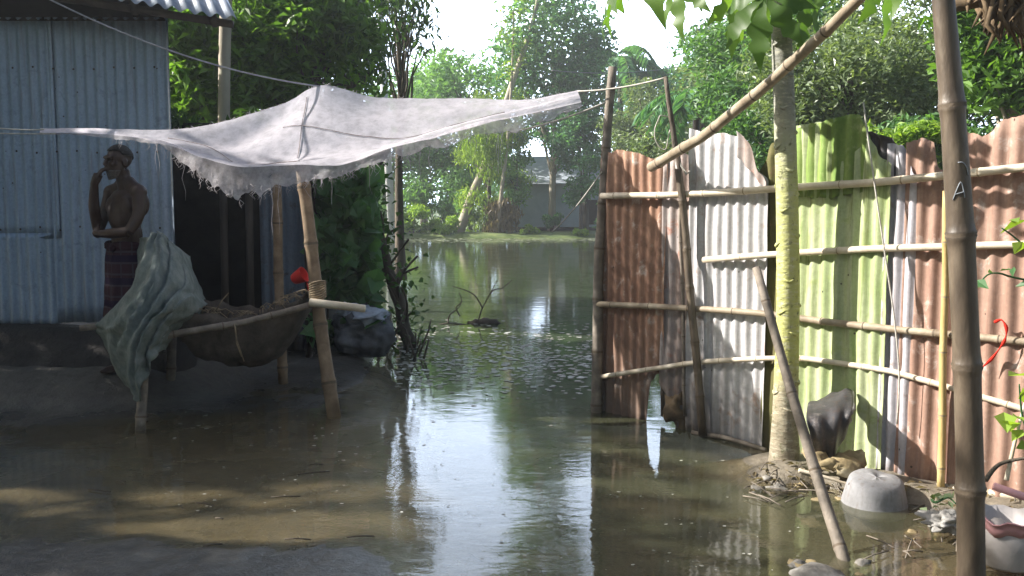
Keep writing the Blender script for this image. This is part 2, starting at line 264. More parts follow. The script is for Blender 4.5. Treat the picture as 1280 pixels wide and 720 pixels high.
# ------------------------------------------------------------------ object helpers
def tag(o, label=None, cat=None, group=None, kind=None):
    if label: o['label'] = label
    if cat: o['category'] = cat
    if group: o['group'] = group
    if kind: o['kind'] = kind
    return o
def empty(name, loc=(0, 0, 0), label=None, cat=None, group=None):
    o = bpy.data.objects.new(name, None); o.empty_display_size = .2; col.objects.link(o); o.location = loc
    return tag(o, label, cat, group)
class MB:
    def __init__(s): s.v = []; s.f = []; s.mi = []; s.flat = False
    def add(s, vs, fs, mi=0):
        o = len(s.v); s.v += [tuple(p) for p in vs]; s.f += [tuple(i+o for i in f) for f in fs]; s.mi += [mi]*len(fs)
    def box(s, x0, x1, y0, y1, z0, z1, mi=0):
        s.flat = True
        vs = [(x, y, z) for x in (x0, x1) for y in (y0, y1) for z in (z0, z1)]
        s.add(vs, [(0, 1, 3, 2), (4, 6, 7, 5), (0, 4, 5, 1), (2, 3, 7, 6), (0, 2, 6, 4), (1, 5, 7, 3)], mi)
    def tube(s, pts, rad, seg=8, mi=0, caps=True, mis=None):
        pts = [Vector(p) for p in pts]; n = len(pts)
        if not hasattr(rad, '__len__'): rad = [rad]*n
        t0 = (pts[1]-pts[0]).normalized(); ref = Vector((0, 0, 1)) if abs(t0.z) < .9 else Vector((1, 0, 0))
        a = t0.cross(ref).normalized(); vs = []
        for i, p in enumerate(pts):
            t = (pts[min(i+1, n-1)]-pts[max(i-1, 0)]).normalized()
            a = (a-t*a.dot(t)).normalized(); b = t.cross(a)
            for k in range(seg):
                an = 2*math.pi*k/seg; vs.append(p+(a*math.cos(an)+b*math.sin(an))*rad[i])
        fs = []; fm = []
        for i in range(n-1):
            for k in range(seg):
                k2 = (k+1) % seg; fs.append((i*seg+k, i*seg+k2, (i+1)*seg+k2, (i+1)*seg+k)); fm.append(mis[i] if mis else mi)
        if caps:
            fs.append(tuple(range(seg-1, -1, -1))); fs.append(tuple((n-1)*seg+k for k in range(seg))); fm += [mi, mi]
        o = len(s.v); s.v += [tuple(p) for p in vs]; s.f += [tuple(i+o for i in f) for f in fs]; s.mi += fm
    def bamboo(s, pts, r0, r1, spacing=.3, seg=12, mi=0, ni=1, wob=.0, seed=0, bulge=1.16):
        pts = [Vector(p) for p in pts]; L = [0]
        for a, b in zip(pts, pts[1:]): L.append(L[-1]+(b-a).length)
        T = L[-1]; rr = random.Random(seed)
        def P(t):
            q = Vector([interp(L, [p[k] for p in pts], t) for k in range(3)])
            return q + Vector((nz(t*1.7, seed*3.1), nz(t*1.7, seed*3.1+9), nz(t*1.7, seed+20)))*wob
        def rad(t): return lerp(r0, r1, t/T)
        ts = [(0, 1, 0)]; t = spacing*rr.uniform(.3, .9)
        while t < T-.03:
            d = min(.03, rad(t)*.55)
            ts += [(t-d*2.2, 1.0, 0), (t-d, 1.06, 0), (t-d*.35, bulge, 1), (t+d*.1, bulge*.93, 1), (t+d*.4, bulge, 0), (t+d*1.2, 1.04, 0), (t+d*2.2, 1.0, 0)]
            m_ = t+spacing*.5
            t += spacing*rr.uniform(.8, 1.2)
            if m_ < T-.05 and m_ < t-d*2.5: ts.append((m_, .985, 0))
        ts.append((T, 1, 0)); ts = sorted(x for x in ts if 0 <= x[0] <= T)
        s.tube([P(x[0]) for x in ts], [rad(x[0])*x[1] for x in ts], seg, mi, True, [ni if x[2] else mi for x in ts])
    def grid(s, P, mi=0, closed_u=False):
        nu = len(P); nv = len(P[0]); vs = [p for r in P for p in r]; fs = []
        for i in range(nu if closed_u else nu-1):
            i2 = (i+1) % nu
            for j in range(nv-1): fs.append((i*nv+j, i2*nv+j, i2*nv+j+1, i*nv+j+1))
        s.add(vs, fs, mi)
    def ball(s, c, r, seg=12, rings=8, mi=0, wob=0, seed=0, flat=None):
        c = Vector(c); r = Vector(r) if hasattr(r, '__len__') else Vector((r, r, r)); P = []
        for i in range(seg):
            row = []
            for j in range(rings+1):
                th = math.pi*j/rings; a = 2*math.pi*i/seg
                d = Vector((math.sin(th)*math.cos(a), math.sin(th)*math.sin(a), math.cos(th)))
                k = 1+wob*nz(d.x*1.7+seed*7, d.y*1.7, d.z*1.7)+wob*.5*nz(d.x*4+seed*7, d.y*4, d.z*4)
                p = Vector((d.x*r.x, d.y*r.y, d.z*r.z))*k
                if flat is not None and p.z < flat: p.z = flat
                row.append(c+p)
            P.append(row)
        s.grid(P, mi, True)
    def build(s, name, mats, parent=None, smooth=True, solid=0, sub=0):
        me = bpy.data.meshes.new(name); me.from_pydata(s.v, [], s.f)
        mats = mats if isinstance(mats, (list, tuple)) else [mats]
        for m in mats: me.materials.append(m)
        me.polygons.foreach_set('material_index', s.mi); me.polygons.foreach_set('use_smooth', [smooth and not s.flat]*len(s.f)); me.update()
        o = bpy.data.objects.new(name, me); col.objects.link(o)
        if solid:
            md = o.modifiers.new('solid', 'SOLIDIFY'); md.thickness = solid; md.offset = 0
        if sub:
            md = o.modifiers.new('sub', 'SUBSURF'); md.levels = sub; md.render_levels = sub
        if parent:
            o.parent = parent; o.matrix_parent_inverse = Matrix.Translation(-Vector(parent.location))
        return o
def np_mesh(name, V, F, mat, parent=None, rnd=None, smooth=False):
    me = bpy.data.meshes.new(name); V = np.asarray(V, np.float32); F = np.asarray(F, np.int32); k = F.shape[1]
    me.vertices.add(len(V)); me.vertices.foreach_set('co', V.ravel())
    me.loops.add(F.size); me.loops.foreach_set('vertex_index', F.ravel())
    me.polygons.add(len(F)); me.polygons.foreach_set('loop_start', np.arange(0, F.size, k, dtype=np.int32))
    me.polygons.foreach_set('use_smooth', np.full(len(F), smooth))
    if rnd is not None:
        a = me.attributes.new('rnd', 'FLOAT', 'FACE'); a.data.foreach_set('value', np.asarray(rnd, np.float32))
    me.update(calc_edges=True); me.validate()
    me.materials.append(mat); o = bpy.data.objects.new(name, me); col.objects.link(o)
    if parent:
        o.parent = parent; o.matrix_parent_inverse = Matrix.Translation(-Vector(parent.location))
    return o
def leaf_arrays(C, size, aspect=.42, droop=.3, up=.5, fold=.18, sizevar=.35, D=None):
    n = len(C); C = np.asarray(C, float)
    if D is None:
        a = rng.uniform(0, 2*np.pi, n); e = rng.normal(-droop, .45, n)
        D = np.stack([np.cos(a)*np.cos(e), np.sin(a)*np.cos(e), np.sin(e)], 1)
    D = D/np.linalg.norm(D, axis=1, keepdims=True)
    Nn = rng.normal(0, 1, (n, 3)); Nn[:, 2] = np.abs(Nn[:, 2])+up
    S = np.cross(D, Nn); S /= np.linalg.norm(S, axis=1, keepdims=True)+1e-9
    U = np.cross(S, D)
    L = size*(1+rng.uniform(-sizevar, sizevar, n))[:, None]; W = L*aspect*.5
    base = C-D*L*.5; tip = C+D*L*.5-U*L*.08; ml = C+S*W+U*L*fold*.5-D*L*.05; mr = C-S*W+U*L*fold*.5-D*L*.05
    V = np.stack([base, ml, tip, mr], 1).reshape(-1, 3); i = np.arange(n)*4
    F = np.stack([np.stack([i, i+2, i+1], 1), np.stack([i, i+3, i+2], 1)], 1).reshape(-1, 3)
    return V, F, np.repeat(rng.uniform(0, 1, n), 2)
def clump_points(centers, radii, per, shell=.55, squash=.75):
    out = []
    for c, r, n in zip(centers, radii, per):
        d = rng.normal(0, 1, (n, 3)); d /= np.linalg.norm(d, axis=1, keepdims=True)
        rr = (shell+(1-shell)*rng.uniform(0, 1, n))*np.where(rng.uniform(0, 1, n) < .25, rng.uniform(.2, 1, n), 1)
        out.append(np.asarray(c)+d*(rr*r)[:, None]*np.array([1, 1, squash]))
    return np.concatenate(out)
GAPS = None
def thin_out(C):
    """open the small gaps through a shade tree's crown that let the sun flecks through"""
    C = np.asarray(C); keep = np.ones(len(C), bool); d = -np.array(SUN_TRAVEL)
    for (g, r) in GAPS:
        v = C-np.array(g); t = v@d; q = v-t[:, None]*d; keep &= ~((q*q).sum(1) < (r*.8+.08)**2)
    return C[keep]
def leaf_obj(name, C, size, mat, parent=None, **kw):
    if GAPS is not None: C = thin_out(C)
    V, F, r = leaf_arrays(C, size, **kw); return np_mesh(name, V, F, mat, parent, r)
def tree(name, label, x, y, z0, H, crown, nclump, nleaf, lsize, mat, trunk_r=.15, bark='bark', lean=(0, 0), group=None, clump_r=(.5, .9), squash=.75, droop=.3, top=None, limbs=.6, shell=.45, cat='tree', aspect=.42, fork=.35):
    """crown = (cx,cy,cz, rx,ry,rz) relative to base; leaf clumps fill that volume; limbs reach to the clumps"""
    t = empty(name, (x, y, z0), label, cat, group)
    cx, cy, cz, rx, ry, rz = crown; cs = []
    for i in range(nclump):
        d = rng.normal(0, 1, 3); d /= np.linalg.norm(d); k = rng.uniform(.35, 1)**.6
        cs.append(np.array([x+cx+d[0]*rx*k, y+cy+d[1]*ry*k, z0+cz+d[2]*rz*k]))
    rad = [rng.uniform(*clump_r) for _ in cs]; wt = np.array(rad)**2; wt /= wt.sum()
    C = clump_points(cs, rad, np.maximum(8, (wt*nleaf).astype(int)), shell, squash)
    b = MB(); topz = top or (cz+rz*.4); pts = []; k = 9
    for i in range(k+1):
        f = i/k; pts.append(Vector((x+lerp(0, cx+lean[0], f)+nz(f*2.3, x, y)*.25*f*trunk_r*6, y+lerp(0, cy+lean[1], f)+nz(f*2.3, y, x+5)*.25*f*trunk_r*6, z0-.1+f*(topz+.1))))
    b.tube(pts, [trunk_r*(1.25 if i == 0 else 1-.75*i/k) for i in range(k+1)], 10)
    for c in cs:
        if rng.uniform() > limbs: continue
        c = Vector(c); f = float(np.clip((c.z-z0)/topz-fork*rng.uniform(.5, 1.1), .25, .97)); j = f*k; i0 = min(int(j), k-1); s_ = pts[i0].lerp(pts[i0+1], j-i0)
        mid = s_.lerp(c, .5)+Vector((0, 0, (c-s_).length*.12)); r0 = trunk_r*(1-.75*f)*.5
        q = [s_, s_.lerp(mid, .55)+Vector(rng.normal(0, .04, 3)), mid, mid.lerp(c, .6)+Vector(rng.normal(0, .06, 3)), c]
        b.tube(q, [r0, r0*.8, r0*.6, r0*.42, r0*.2], 6)
    b.build('trunk', M[bark], t); leaf_obj('crown', C, lsize, mat, t, droop=droop, aspect=aspect); return t
def sag(a, b, s, n=12):
    a = Vector(a); b = Vector(b); return [a.lerp(b, i/n)-Vector((0, 0, s*4*(i/n)*(1-i/n))) for i in range(n+1)]
def catmull(pts, n):
    pts = [Vector(p) for p in pts]; k = len(pts)-1; out = []
    for i in range(n+1):
        t = i/n*k; j = min(int(t), k-1); u = t-j
        p0, p1, p2, p3 = pts[max(j-1, 0)], pts[j], pts[j+1], pts[min(j+2, k)]
        out.append(.5*((2*p1)+(p2-p0)*u+(2*p0-5*p1+4*p2-p3)*u*u+(3*p1-p0-3*p2+p3)*u**3))
    return out
# ------------------------------------------------------------------ terrain & water
FX = [.64, 1.50, 2.0, 2.45, 3.3]; FY = [6.6, 5.62, 4.88, 4.38, 3.5]     # the fence line in plan
def npnoise(x, y, s, seed=0):
    # smooth value noise from a few rotated sines
    v = 0
    for k, (a, f, p) in enumerate(((.3, 1, 0), (1.9, 1.37, 2.1), (2.9, 1.83, 4.4), (4.1, 2.6, 1.3), (5.3, 3.4, 3.0))):
        v = v+np.sin((x*np.cos(a+seed)+y*np.sin(a+seed))*f*s+p+seed*3)/(1+k*.6)
    return v/2.6
def height(x, y):
    x = np.asarray(x, float); y = np.asarray(y, float)
    h = np.full(np.broadcast(x, y).shape, -.7)
    h = h + .58*(1-sstep(6.4, 10, y))                                            # flooded path is shallow near us
    xs = np.interp(y, [0, 3.2, 4, 5, 6, 7, 8, 9, 10.4, 13, 20, 30, 40], [.6, .0, -.35, -.45, -.6, -.85, -1.05, -1.1, -1.15, -2.6, -7, -11, -14])
    L = sstep(.75, -.55, x-xs)
    hl = -.024+.042*sstep(4.3, 3.45, y+.25*npnoise(x, y, 1.1, 15))+.02*sstep(-2.3, -3.1, x)+.22*sstep(6.4, 7.2, y)*sstep(-2.0, -2.9, x)+.025*sstep(6.0, 6.8, y)+.08*sstep(7.2, 8.4, y)
    hl = hl+.006*npnoise(x, y, 2.2, 1)+.005*npnoise(x, y, 6.3, 2)+.005*npnoise(x*.8, y*1.5, 15, 9)+.004*npnoise(x*.8, y*1.4, 37, 12)
    hl = hl+.25*sstep(9, 12, y)
    h = np.maximum(h, lerp(h, hl, L))
    # strip of mud along the fence foot on the right
    fx = np.interp(y, FY[::-1], FX[::-1]); dist = fx-x                              # >0 : camera side of the fence
    Rm = sstep(.75, .25, np.abs(dist+.05))*sstep(5.75, 5.1, y)*sstep(1.5, 2.6, y)
    hr = .075+.03*npnoise(x, y, 6, 3)
    h = np.maximum(h, lerp(h, hr, Rm))
    R2 = sstep(1.0, 2.2, x)*sstep(4.5, 3.6, y); h = np.maximum(h, lerp(h, -.012+.02*npnoise(x, y, 3, 5), R2))
    mound = np.exp(-(((x-1.52)/.36)**2+((y-4.98)/.34)**2)); h = np.maximum(h, -.2+.28*mound+.012*npnoise(x, y, 14, 4))
    rb = sstep(-.5, 1.0, x-(.30*y+1.2))*sstep(6.5, 9, y); h = np.maximum(h, lerp(h, .28+.05*npnoise(x, y, 1.2, 6), rb))
    rb2 = sstep(.6, 1.6, x-fx)*sstep(4.5, 3.8, y); h = np.maximum(h, lerp(h, .15, rb2))
    fb = sstep(39.6, 41.2, y+.5*npnoise(x, y, .35, 7)); h = np.maximum(h, lerp(h, .22+.06*npnoise(x, y, .7, 8), fb))
    bk = sstep(2.2, .6, y); h = np.maximum(h, lerp(h, .05, bk))
    side = sstep(24, 30, np.abs(x)); h = np.maximum(h, lerp(h, .25, side))
    return h
def axis(dense, lo, hi, far):
    a = np.arange(lo, hi+1e-6, dense); e1 = [hi+dense*1.25]
    st = dense
    while e1[-1] < far: st *= 1.22; e1.append(e1[-1]+st)
    e0 = [lo-dense*1.25]; st = dense
    while e0[-1] > -far: st *= 1.22; e0.append(e0[-1]-st)
    return np.array(e0[::-1]+list(a)+e1)
gx = axis(.035, -4.2, 3.6, 420); gy = np.concatenate([np.arange(-60, 1.5, 2.5), np.arange(1.5, 9.5, .035), np.arange(9.5, 20, .25), np.arange(20, 38, .8), np.arange(38, 44, .25), np.array([46, 50, 60, 80, 120, 200, 420])])
X, Y = np.meshgrid(gx, gy); Z = height(X, Y)
def gridmesh(name, X, Y, Z, mat, smooth=True):
    ny, nx = X.shape; V = np.stack([X, Y, Z], 2).reshape(-1, 3); i = np.arange(nx-1)[None, :]+np.arange(ny-1)[:, None]*nx
    F = np.stack([i, i+1, i+1+nx, i+nx], 2).reshape(-1, 4); return np_mesh(name, V, F, mat, smooth=smooth)
ground = tag(gridmesh('ground', X, Y, Z, M['mud']), kind='structure')
ix = (gx > -32) & (gx < 32); iy = (gy > -3) & (gy < 45)
Xw, Yw = X[np.ix_(iy, ix)], Y[np.ix_(iy, ix)]
water = tag(gridmesh('water', Xw, Yw, np.zeros_like(Xw), M['water']), kind='structure')
dep = np.clip(1-np.exp(np.minimum(Z[np.ix_(iy, ix)], 0)*6.5), 0, .97)
a = water.data.attributes.new('depth', 'FLOAT', 'POINT'); a.data.foreach_set('value', dep.ravel().astype(np.float32))
def gz(x, y): return float(height(x, y))
# ------------------------------------------------------------------ corrugated tin helper
def corr_sheet(Pfun, w, h, lam=.076, amp=.009, nv=14):
    """Pfun(s, t, off) -> point; s in metres across, t 0..1 up"""
    n = max(8, int(w/lam*8)); P = []
    for i in range(n+1):
        s = w*i/n; off = amp*math.cos(2*math.pi*s/lam); P.append([Pfun(s, j/nv, off) for j in range(nv+1)])
    return P
# ------------------------------------------------------------------ tin house (left)
WY = 7.6; WXR = at(217, 300, WY).x; WZ0 = .50; WZ1 = 3.0
hs = empty('tin_house', (WXR-2, WY, .2), 'blue grey corrugated tin house on a dark mud plinth', 'house')
def house_panel(x0, x1, z0, z1, off, seed, name='wall_panel'):
    b = MB()
    def P(s, t, o): return Vector((x0+s, WY-off-o+.012*nz((x0+s)*1.1, t*2, seed), lerp(z0+.012*nz((x0+s)*9, seed), z1, t)))
    b.grid(corr_sheet(P, x1-x0, z1-z0, .082, .011, 16)); return b.build(name, M['zinc'], hs, solid=.0015)
house_panel(WXR-.98, WXR, WZ0+.02, WZ1, 0, 1); house_panel(-6.2, WXR-.93, WZ0+.72, WZ1, .003, 2); house_panel(-6.2, WXR-.96, WZ0, WZ0+.76, .0, 2)
b = MB(); b.grid([[Vector((WXR-.004-.45*y+.011*math.cos(y*76), WY+.012+y, z)) for z in (WZ0, 1.7, WZ1)] for y in np.linspace(0, 2.6, 200)]); b.build('side_panel', M['zinc'], hs, solid=.0015)
b = MB(); b.box(-6.2, WXR-.03, WY+.03, WY+.09, 2.92, 3.0); b.box(-6.2, WXR-.03, WY+.03, WY+.07, 1.25, 1.31); b.build('beam', M['wood_dark'], hs)
# nails on the tin
b = MB()
for (z, nx) in ((1.93, 16), (1.30, 14), (2.6, 12)):
    for i in range(nx):
        x = WXR-.1-i*.164; b.ball((x, WY-.018-.006, z+random.uniform(-.015, .015)), (.009, .006, .009), 6, 4)
nails = b.build('nail_heads', M['wood_dark'], hs); nails['kind'] = 'stuff'
# plinth
b = MB(); prof = [(-.62, .02), (-.52, .20), (-.40, .33), (-.30, .46), (-.22, WZ0+.0), (.05, WZ0+.012), (2.6, WZ0+.012)]; P = []
for i in range(91):
    x = lerp(-6.4, WXR+.12, i/90); row = []
    for (dy, z) in prof:
        k = .045*nz(x*2.2, z*4, 1)+.03*nz(x*6, z*9, 4) if dy < 0 else .006*nz(x*7, dy*5)
        row.append(Vector((x-.45*max(dy, 0), WY+dy+k, z+(.03*nz(x*3, dy*7, 9) if -.5 < dy < .04 else 0))))
    P.append(row)
b.grid(P); P2 = [p.copy() for p in P[-1]]; b.grid([P2, [Vector((p.x+.12, p.y+.1, 0.0)) for p in P2]]); b.build('plinth', M['mudwall'], hs, sub=1)
# roof : slope rising away, eave over the wall, right end past the corner
e_r = at(296, 22, WY-.55); e_l = Vector((-6.5, WY-.55, e_r.z+.66))
b = MB(); w_ = e_r.x-e_l.x; dirx = (e_r-e_l)/w_
def P(s, t, o):
    p = e_l+dirx*s; return Vector((p.x-t*1.5, p.y+t*3.2, p.z+t*1.9+o+.012*nz(s*1.3, t*3, 4)))
b.grid(corr_sheet(P, w_, 3, .11, .017, 10)); b.build('roof', M['zinc_roof'], hs, solid=.002)
b = MB()
for k in range(7):
    x = WXR+.55-k*.6; f = (x-e_l.x)/w_; z = lerp(e_l.z, e_r.z, f)
    b.tube([(x, WY-.5, z-.06), (x-1.45, WY+2.6, z-.06+1.84)], .035, 6)
b.build('rafters', M['wood_dark'], hs)
b = MB(); b.tube([e_l+Vector((0, .1, -.03)), e_r+Vector((-.06, .1, -.03))], .03, 8); b.build('eave_pole', M['wood_dark'], hs)
b = MB(); b.grid([[Vector((x, WY-.02, WZ1-.03)), Vector((x, WY+.3, WZ1+.45))] for x in (-6.2, WXR)]); b.build('eave_board', M['black'], hs)
# ------------------------------------------------------------------ dark lean-to behind the rack
sh = empty('lean_to_shed', (-2.2, 8.6, .1), 'dark open lean-to shed with blue tin panel beside the tin house', 'shed')
SX0, SX1, SY = WXR+.03, at(388, 300, 8.5).x, 8.5
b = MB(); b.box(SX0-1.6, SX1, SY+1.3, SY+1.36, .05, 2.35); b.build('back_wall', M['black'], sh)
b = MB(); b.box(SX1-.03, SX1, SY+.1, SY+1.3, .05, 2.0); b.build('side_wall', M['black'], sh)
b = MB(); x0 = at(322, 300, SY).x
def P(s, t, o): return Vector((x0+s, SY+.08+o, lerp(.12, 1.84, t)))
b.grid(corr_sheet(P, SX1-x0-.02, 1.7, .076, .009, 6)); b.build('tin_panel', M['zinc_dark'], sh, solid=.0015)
b = MB()
def P(s, t, o): return Vector((SX0-.05+s, SY-.12+1.6*t, 1.93+.32*t+o))
b.grid(corr_sheet(P, SX1-SX0+.2, 1.7, .1, .012, 6)); b.build('shed_roof', M['zinc_dark'], sh, solid=.0015)
for x in (SX0+.1, x0-.08, SX1-.03):
    b = MB(); b.tube([(x, SY-.02, 0), (x+.02, SY-.02, 1.93)], .035, 8); b.build('post', M['wood_dark'], sh)
# ------------------------------------------------------------------ bamboo rack under the awning
rk = empty('bamboo_rack', (-1.9, 6.6, 0), 'bamboo trough rack with leaning posts standing in the mud', 'rack')
def bam(pts, r0, r1, mat, name, parent, sp=.28, wob=.01, seed=0, nm='node', seg=12, bulge=1.16):
    b = MB(); b.bamboo(pts, r0, r1, sp, seg, 0, 1, wob, seed, bulge); return b.build(name, [M[mat], M[nm]], parent)
bam([at(175, 545, 6.02), at(182, 420, 6.1)], .034, .032, 'bamboo_grey', 'leg', rk, .34, .004, 1)
bam([gp(420, 520)+Vector((0, 0, -.08)), at(400, 400, 6.62), at(378, 214, 6.7)], .050, .044, 'bamboo_brown', 'post', rk, .36, .01, 2)
bam([gp(354, 478, .02)+Vector((0, 0, -.05)), at(348, 340, 7.6), at(346, 218, 7.55)], .042, .038, 'bamboo_brown', 'post', rk, .4, .008, 3)
bam([at(213, 482, 7.0), at(216, 395, 7.05)], .035, .032, 'bamboo_grey', 'leg', rk, .3, .004, 4)
bam([at(176, 425, 6.06), at(300, 404, 6.35), at(400, 378, 6.58)], .024, .024, 'bamboo_grey', 'rail', rk, .3, .006, 5)
bam([at(388, 378, 6.5), at(425, 384, 6.45), at(456, 386, 6.42)], .030, .027, 'bamboo_pale', 'rail', rk, .5, .003, 6, 'node_pale')
bam([at(100, 410, 6.9), at(215, 402, 7.0), at(352, 388, 7.5)], .024, .024, 'bamboo_grey', 'rail', rk, .3, .006, 7)
bam([at(176, 421, 6.0), at(214, 404, 7.1)], .024, .024, 'bamboo_grey', 'rail', rk, .3, .0, 8)
b = MB(); c = at(397, 362, 6.58)
for k in range(9):
    a0 = k*.7; b.tube([c+Vector((math.cos(a0+t)*.058, math.sin(a0+t)*.058, -.05+k*.012+.02*math.sin(t+k))) for t in np.linspace(0, 6.3, 14)], .006, 5)
b.build('lashing', M['straw'], rk)
# jute sling
b = MB(); P = []; NU, NV = 44, 22
for i in range(NU+1):
    u = i/NU; px = lerp(218, 386, u)
    yt = interp([0, .25, .5, .75, .9, 1], [384, 392, 397, 389, 374, 364], u); yb = interp([0, .12, .3, .5, .72, .86, 1], [432, 446, 455, 457, 447, 412, 370], u)
    Yf = lerp(6.22, 6.62, u); dw = lerp(.62, .5, u)
    row = []
    for j in range(NV+1):
        v = j/NV; pf = at(px, yt, Yf); pb = at(px, yb, Yf+dw*.5); zt = pf.z; zb = min(pb.z, zt-.02)
        an = math.pi*v
        y = Yf+dw*(.5-.5*math.cos(an))*.98; z = zt-(zt-zb)*math.sin(an)**.8 if 0 < v < 1 else zt
        n_ = nz(u*7, v*3, 2)*.02+nz(u*19, v*8, 5)*.01
        row.append(Vector((pf.x+n_, y+n_, z+n_*.8+ .012*math.sin(u*26+v*4))))
    P.append(row)
b.grid(P); tag(b.build('jute_sling', M['jute'], solid=.006), 'sagging dark jute sling slung between the bamboo rack posts', 'sling')
# straw in the sling
b = MB()
for k in range(80):
    u = random.random(); px = lerp(225, 385, u); p = at(px, interp([0, .5, 1], [386, 396, 366], u)+random.uniform(-4, 3), random.uniform(6.3, 6.75)+u*.2)
    d = Vector((random.uniform(-1, 1), random.uniform(-.5, .5), random.uniform(-.25, .35))); L = random.uniform(.05, .2)
    b.tube([p-d*L*.6, p+Vector((0, 0, .02)), p+d*L*.6-Vector((0, 0, random.uniform(0, .03)))], .0028, 4)
for (q0, q1, q2) in (((270, 388), (278, 375), (286, 366)), ((293, 405), (296, 430), (302, 446)), ((305, 452), (296, 425), (294, 408))):
    b.tube([at(*q0, 6.3), at(*q1, 6.28), at(*q2, 6.28)], .004, 5)
tag(b.build('straw', M['straw']), 'loose straw strands lying in the jute sling', 'straw', kind='stuff')
# green grey cloth thrown over the rack end
rows = [[(178, 300, 6.95), (190, 296, 6.6), (199, 291, 6.5), (210, 298, 6.5), (226, 312, 6.6), (240, 322, 6.95)],
        [(172, 335, 6.95), (182, 326, 6.5), (198, 316, 6.32), (216, 322, 6.32), (234, 334, 6.5), (246, 350, 6.95)],
        [(160, 372, 6.95), (172, 362, 6.4), (192, 352, 6.12), (215, 354, 6.12), (240, 360, 6.35), (256, 376, 6.9)],
        [(128, 404, 6.95), (143, 402, 6.5), (170, 396, 6.02), (203, 386, 5.98), (235, 376, 6.15), (258, 384, 6.6)],
        [(128, 418, 6.9), (142, 420, 6.45), (164, 428, 5.98), (190, 412, 5.95), (220, 398, 6.08), (246, 400, 6.4)],
        [(140, 450, 6.85), (152, 458, 6.4), (166, 466, 6.0), (184, 440, 5.96), (206, 422, 6.06), (222, 414, 6.3)],
        [(160, 480, 6.8), (168, 490, 6.4), (176, 502, 6.02), (186, 462, 5.98), (200, 442, 6.05), (210, 432, 6.3)]]
G = [catmull([at(*p) for p in r], 44) for r in rows]
G = [catmull([g[i] for g in G], 60) for i in range(45)]
for i, c in enumerate(G):
    for j, p in enumerate(c):
        u, v = i/44, j/60
        q_ = u*2.6+v*.8+.4*nz(u*2, v*1.7, 1); rdg = .05*(1-abs(nz(q_*2.6, v*.7, 7))*2)**2+.035*math.sin(q_*15+2*nz(u*2, v*2, 9)); d = rdg+.016*nz(u*9, v*12, 3)+.005*nz(u*34, v*40, 5)
        p.y -= d; p.z += d*.35; p.x += .02*nz(u*5, v*16, 11)
b = MB(); b.grid(G); tag(b.build('draped_cloth', M['netcloth'], solid=.008), 'crumpled grey green cloth thrown over the end of the bamboo rack', 'cloth')
# red scoop
b = MB(); P = []
for i in range(20):
    a_ = 2*math.pi*i/20; P.append([Vector((math.cos(a_)*r, math.sin(a_)*r, z)) for (r, z) in ((.0, 0), (.035, 0), (.045, .01), (.062, .10), (.066, .11), (.06, .108), (.04, .012), (0, .01))])
b.grid(P, 0, True); b.tube([(.06, 0, .09), (.11, 0, .085), (.14, 0, .06)], .009, 8)
o = b.build('red_scoop', M['red'], sub=1); o.location = at(366, 350, 7.1); o.rotation_euler = (R(20), R(62), R(10)); tag(o, 'small red plastic scoop hanging behind the leaning bamboo post', 'scoop')
# sacks
b = MB(); c = gp(462, 442, .1); b.ball(c+Vector((-.06, .1, .17)), (.25, .25, .24), 64, 40, 0, .35, 1, -.2)
for i_, v_ in enumerate(b.v):
    q_ = Vector(v_)-c; b.v[i_] = tuple(c+q_*(1+.09*(1-abs(nz(q_.x*8, q_.y*8, q_.z*15))*2.6)+.04*nz(q_.x*24, q_.y*24, q_.z*24)))

sk = empty('stuffed_sack', c, 'grey stuffed sack leaning by the vine with a pale blue sheet on top', 'sack'); b.build('sack_body', M['sack'], sk)
b = MB()
for (px, py, r, s) in ((440, 378, .1, 3), (462, 385, .14, 4), (476, 386, .11, 5)): b.ball(at(px-6, py+8, c.y), (r*1.05, r*1.1, r*.5), 22, 14, 0, .7, s)
b.build('sheet', M['sack_white'], sk)
# ------------------------------------------------------------------ awning cloth
aw = empty('cloth_awning', at(390, 180, 6.8), 'pale frayed cloth awning strung on ropes above the bamboo rack', 'awning')
AWD = -.62
back = [(50, 161, 7.0), (130, 161, 7.2), (212, 163, 7.25), (300, 150, 7.4), (355, 130, 7.5), (400, 107, 7.5), (470, 118, 7.5), (540, 121, 7.4), (620, 123, 7.15), (680, 120, 6.9), (722, 113, 6.7)]
front = [(50, 165, 7.15), (130, 168, 7.05), (205, 178, 6.7), (250, 197, 6.42), (302, 207, 6.3), (372, 207, 6.3), (432, 200, 6.3), (490, 182, 6.35), (560, 162, 6.5), (640, 148, 6.6), (727, 128, 6.62)]
nu, nv = 150, 36
Bk = catmull([at(p[0], p[1], p[2]+AWD*(1 if p[0] < 500 else interp([500, 727], [1, 0], p[0]))) for p in back], nu)
Fr = catmull([at(p[0], p[1], p[2]+AWD*.7*(1 if p[0] < 500 else interp([500, 727], [1, 0], p[0]))) for p in front], nu)
P = []
for i in range(nu+1):
    u = i/nu; row = []
    for j in range(nv+1):
        v = j/nv; p = Bk[i].lerp(Fr[i], v); wdt = (Bk[i]-Fr[i]).length
        s_ = .14*wdt*math.sin(math.pi*v)*math.sin(math.pi*min(1, u*1.05))
        fold = .022*math.sin(v*13+u*7+2*nz(u*5, v*2))*min(1, wdt*1.3)+.022*nz(u*11, v*3, 2)*min(1, wdt*2)+.005*nz(u*40, v*11, 3)
        row.append(Vector((p.x, p.y, p.z-s_+fold*.8)))
    P.append(row)
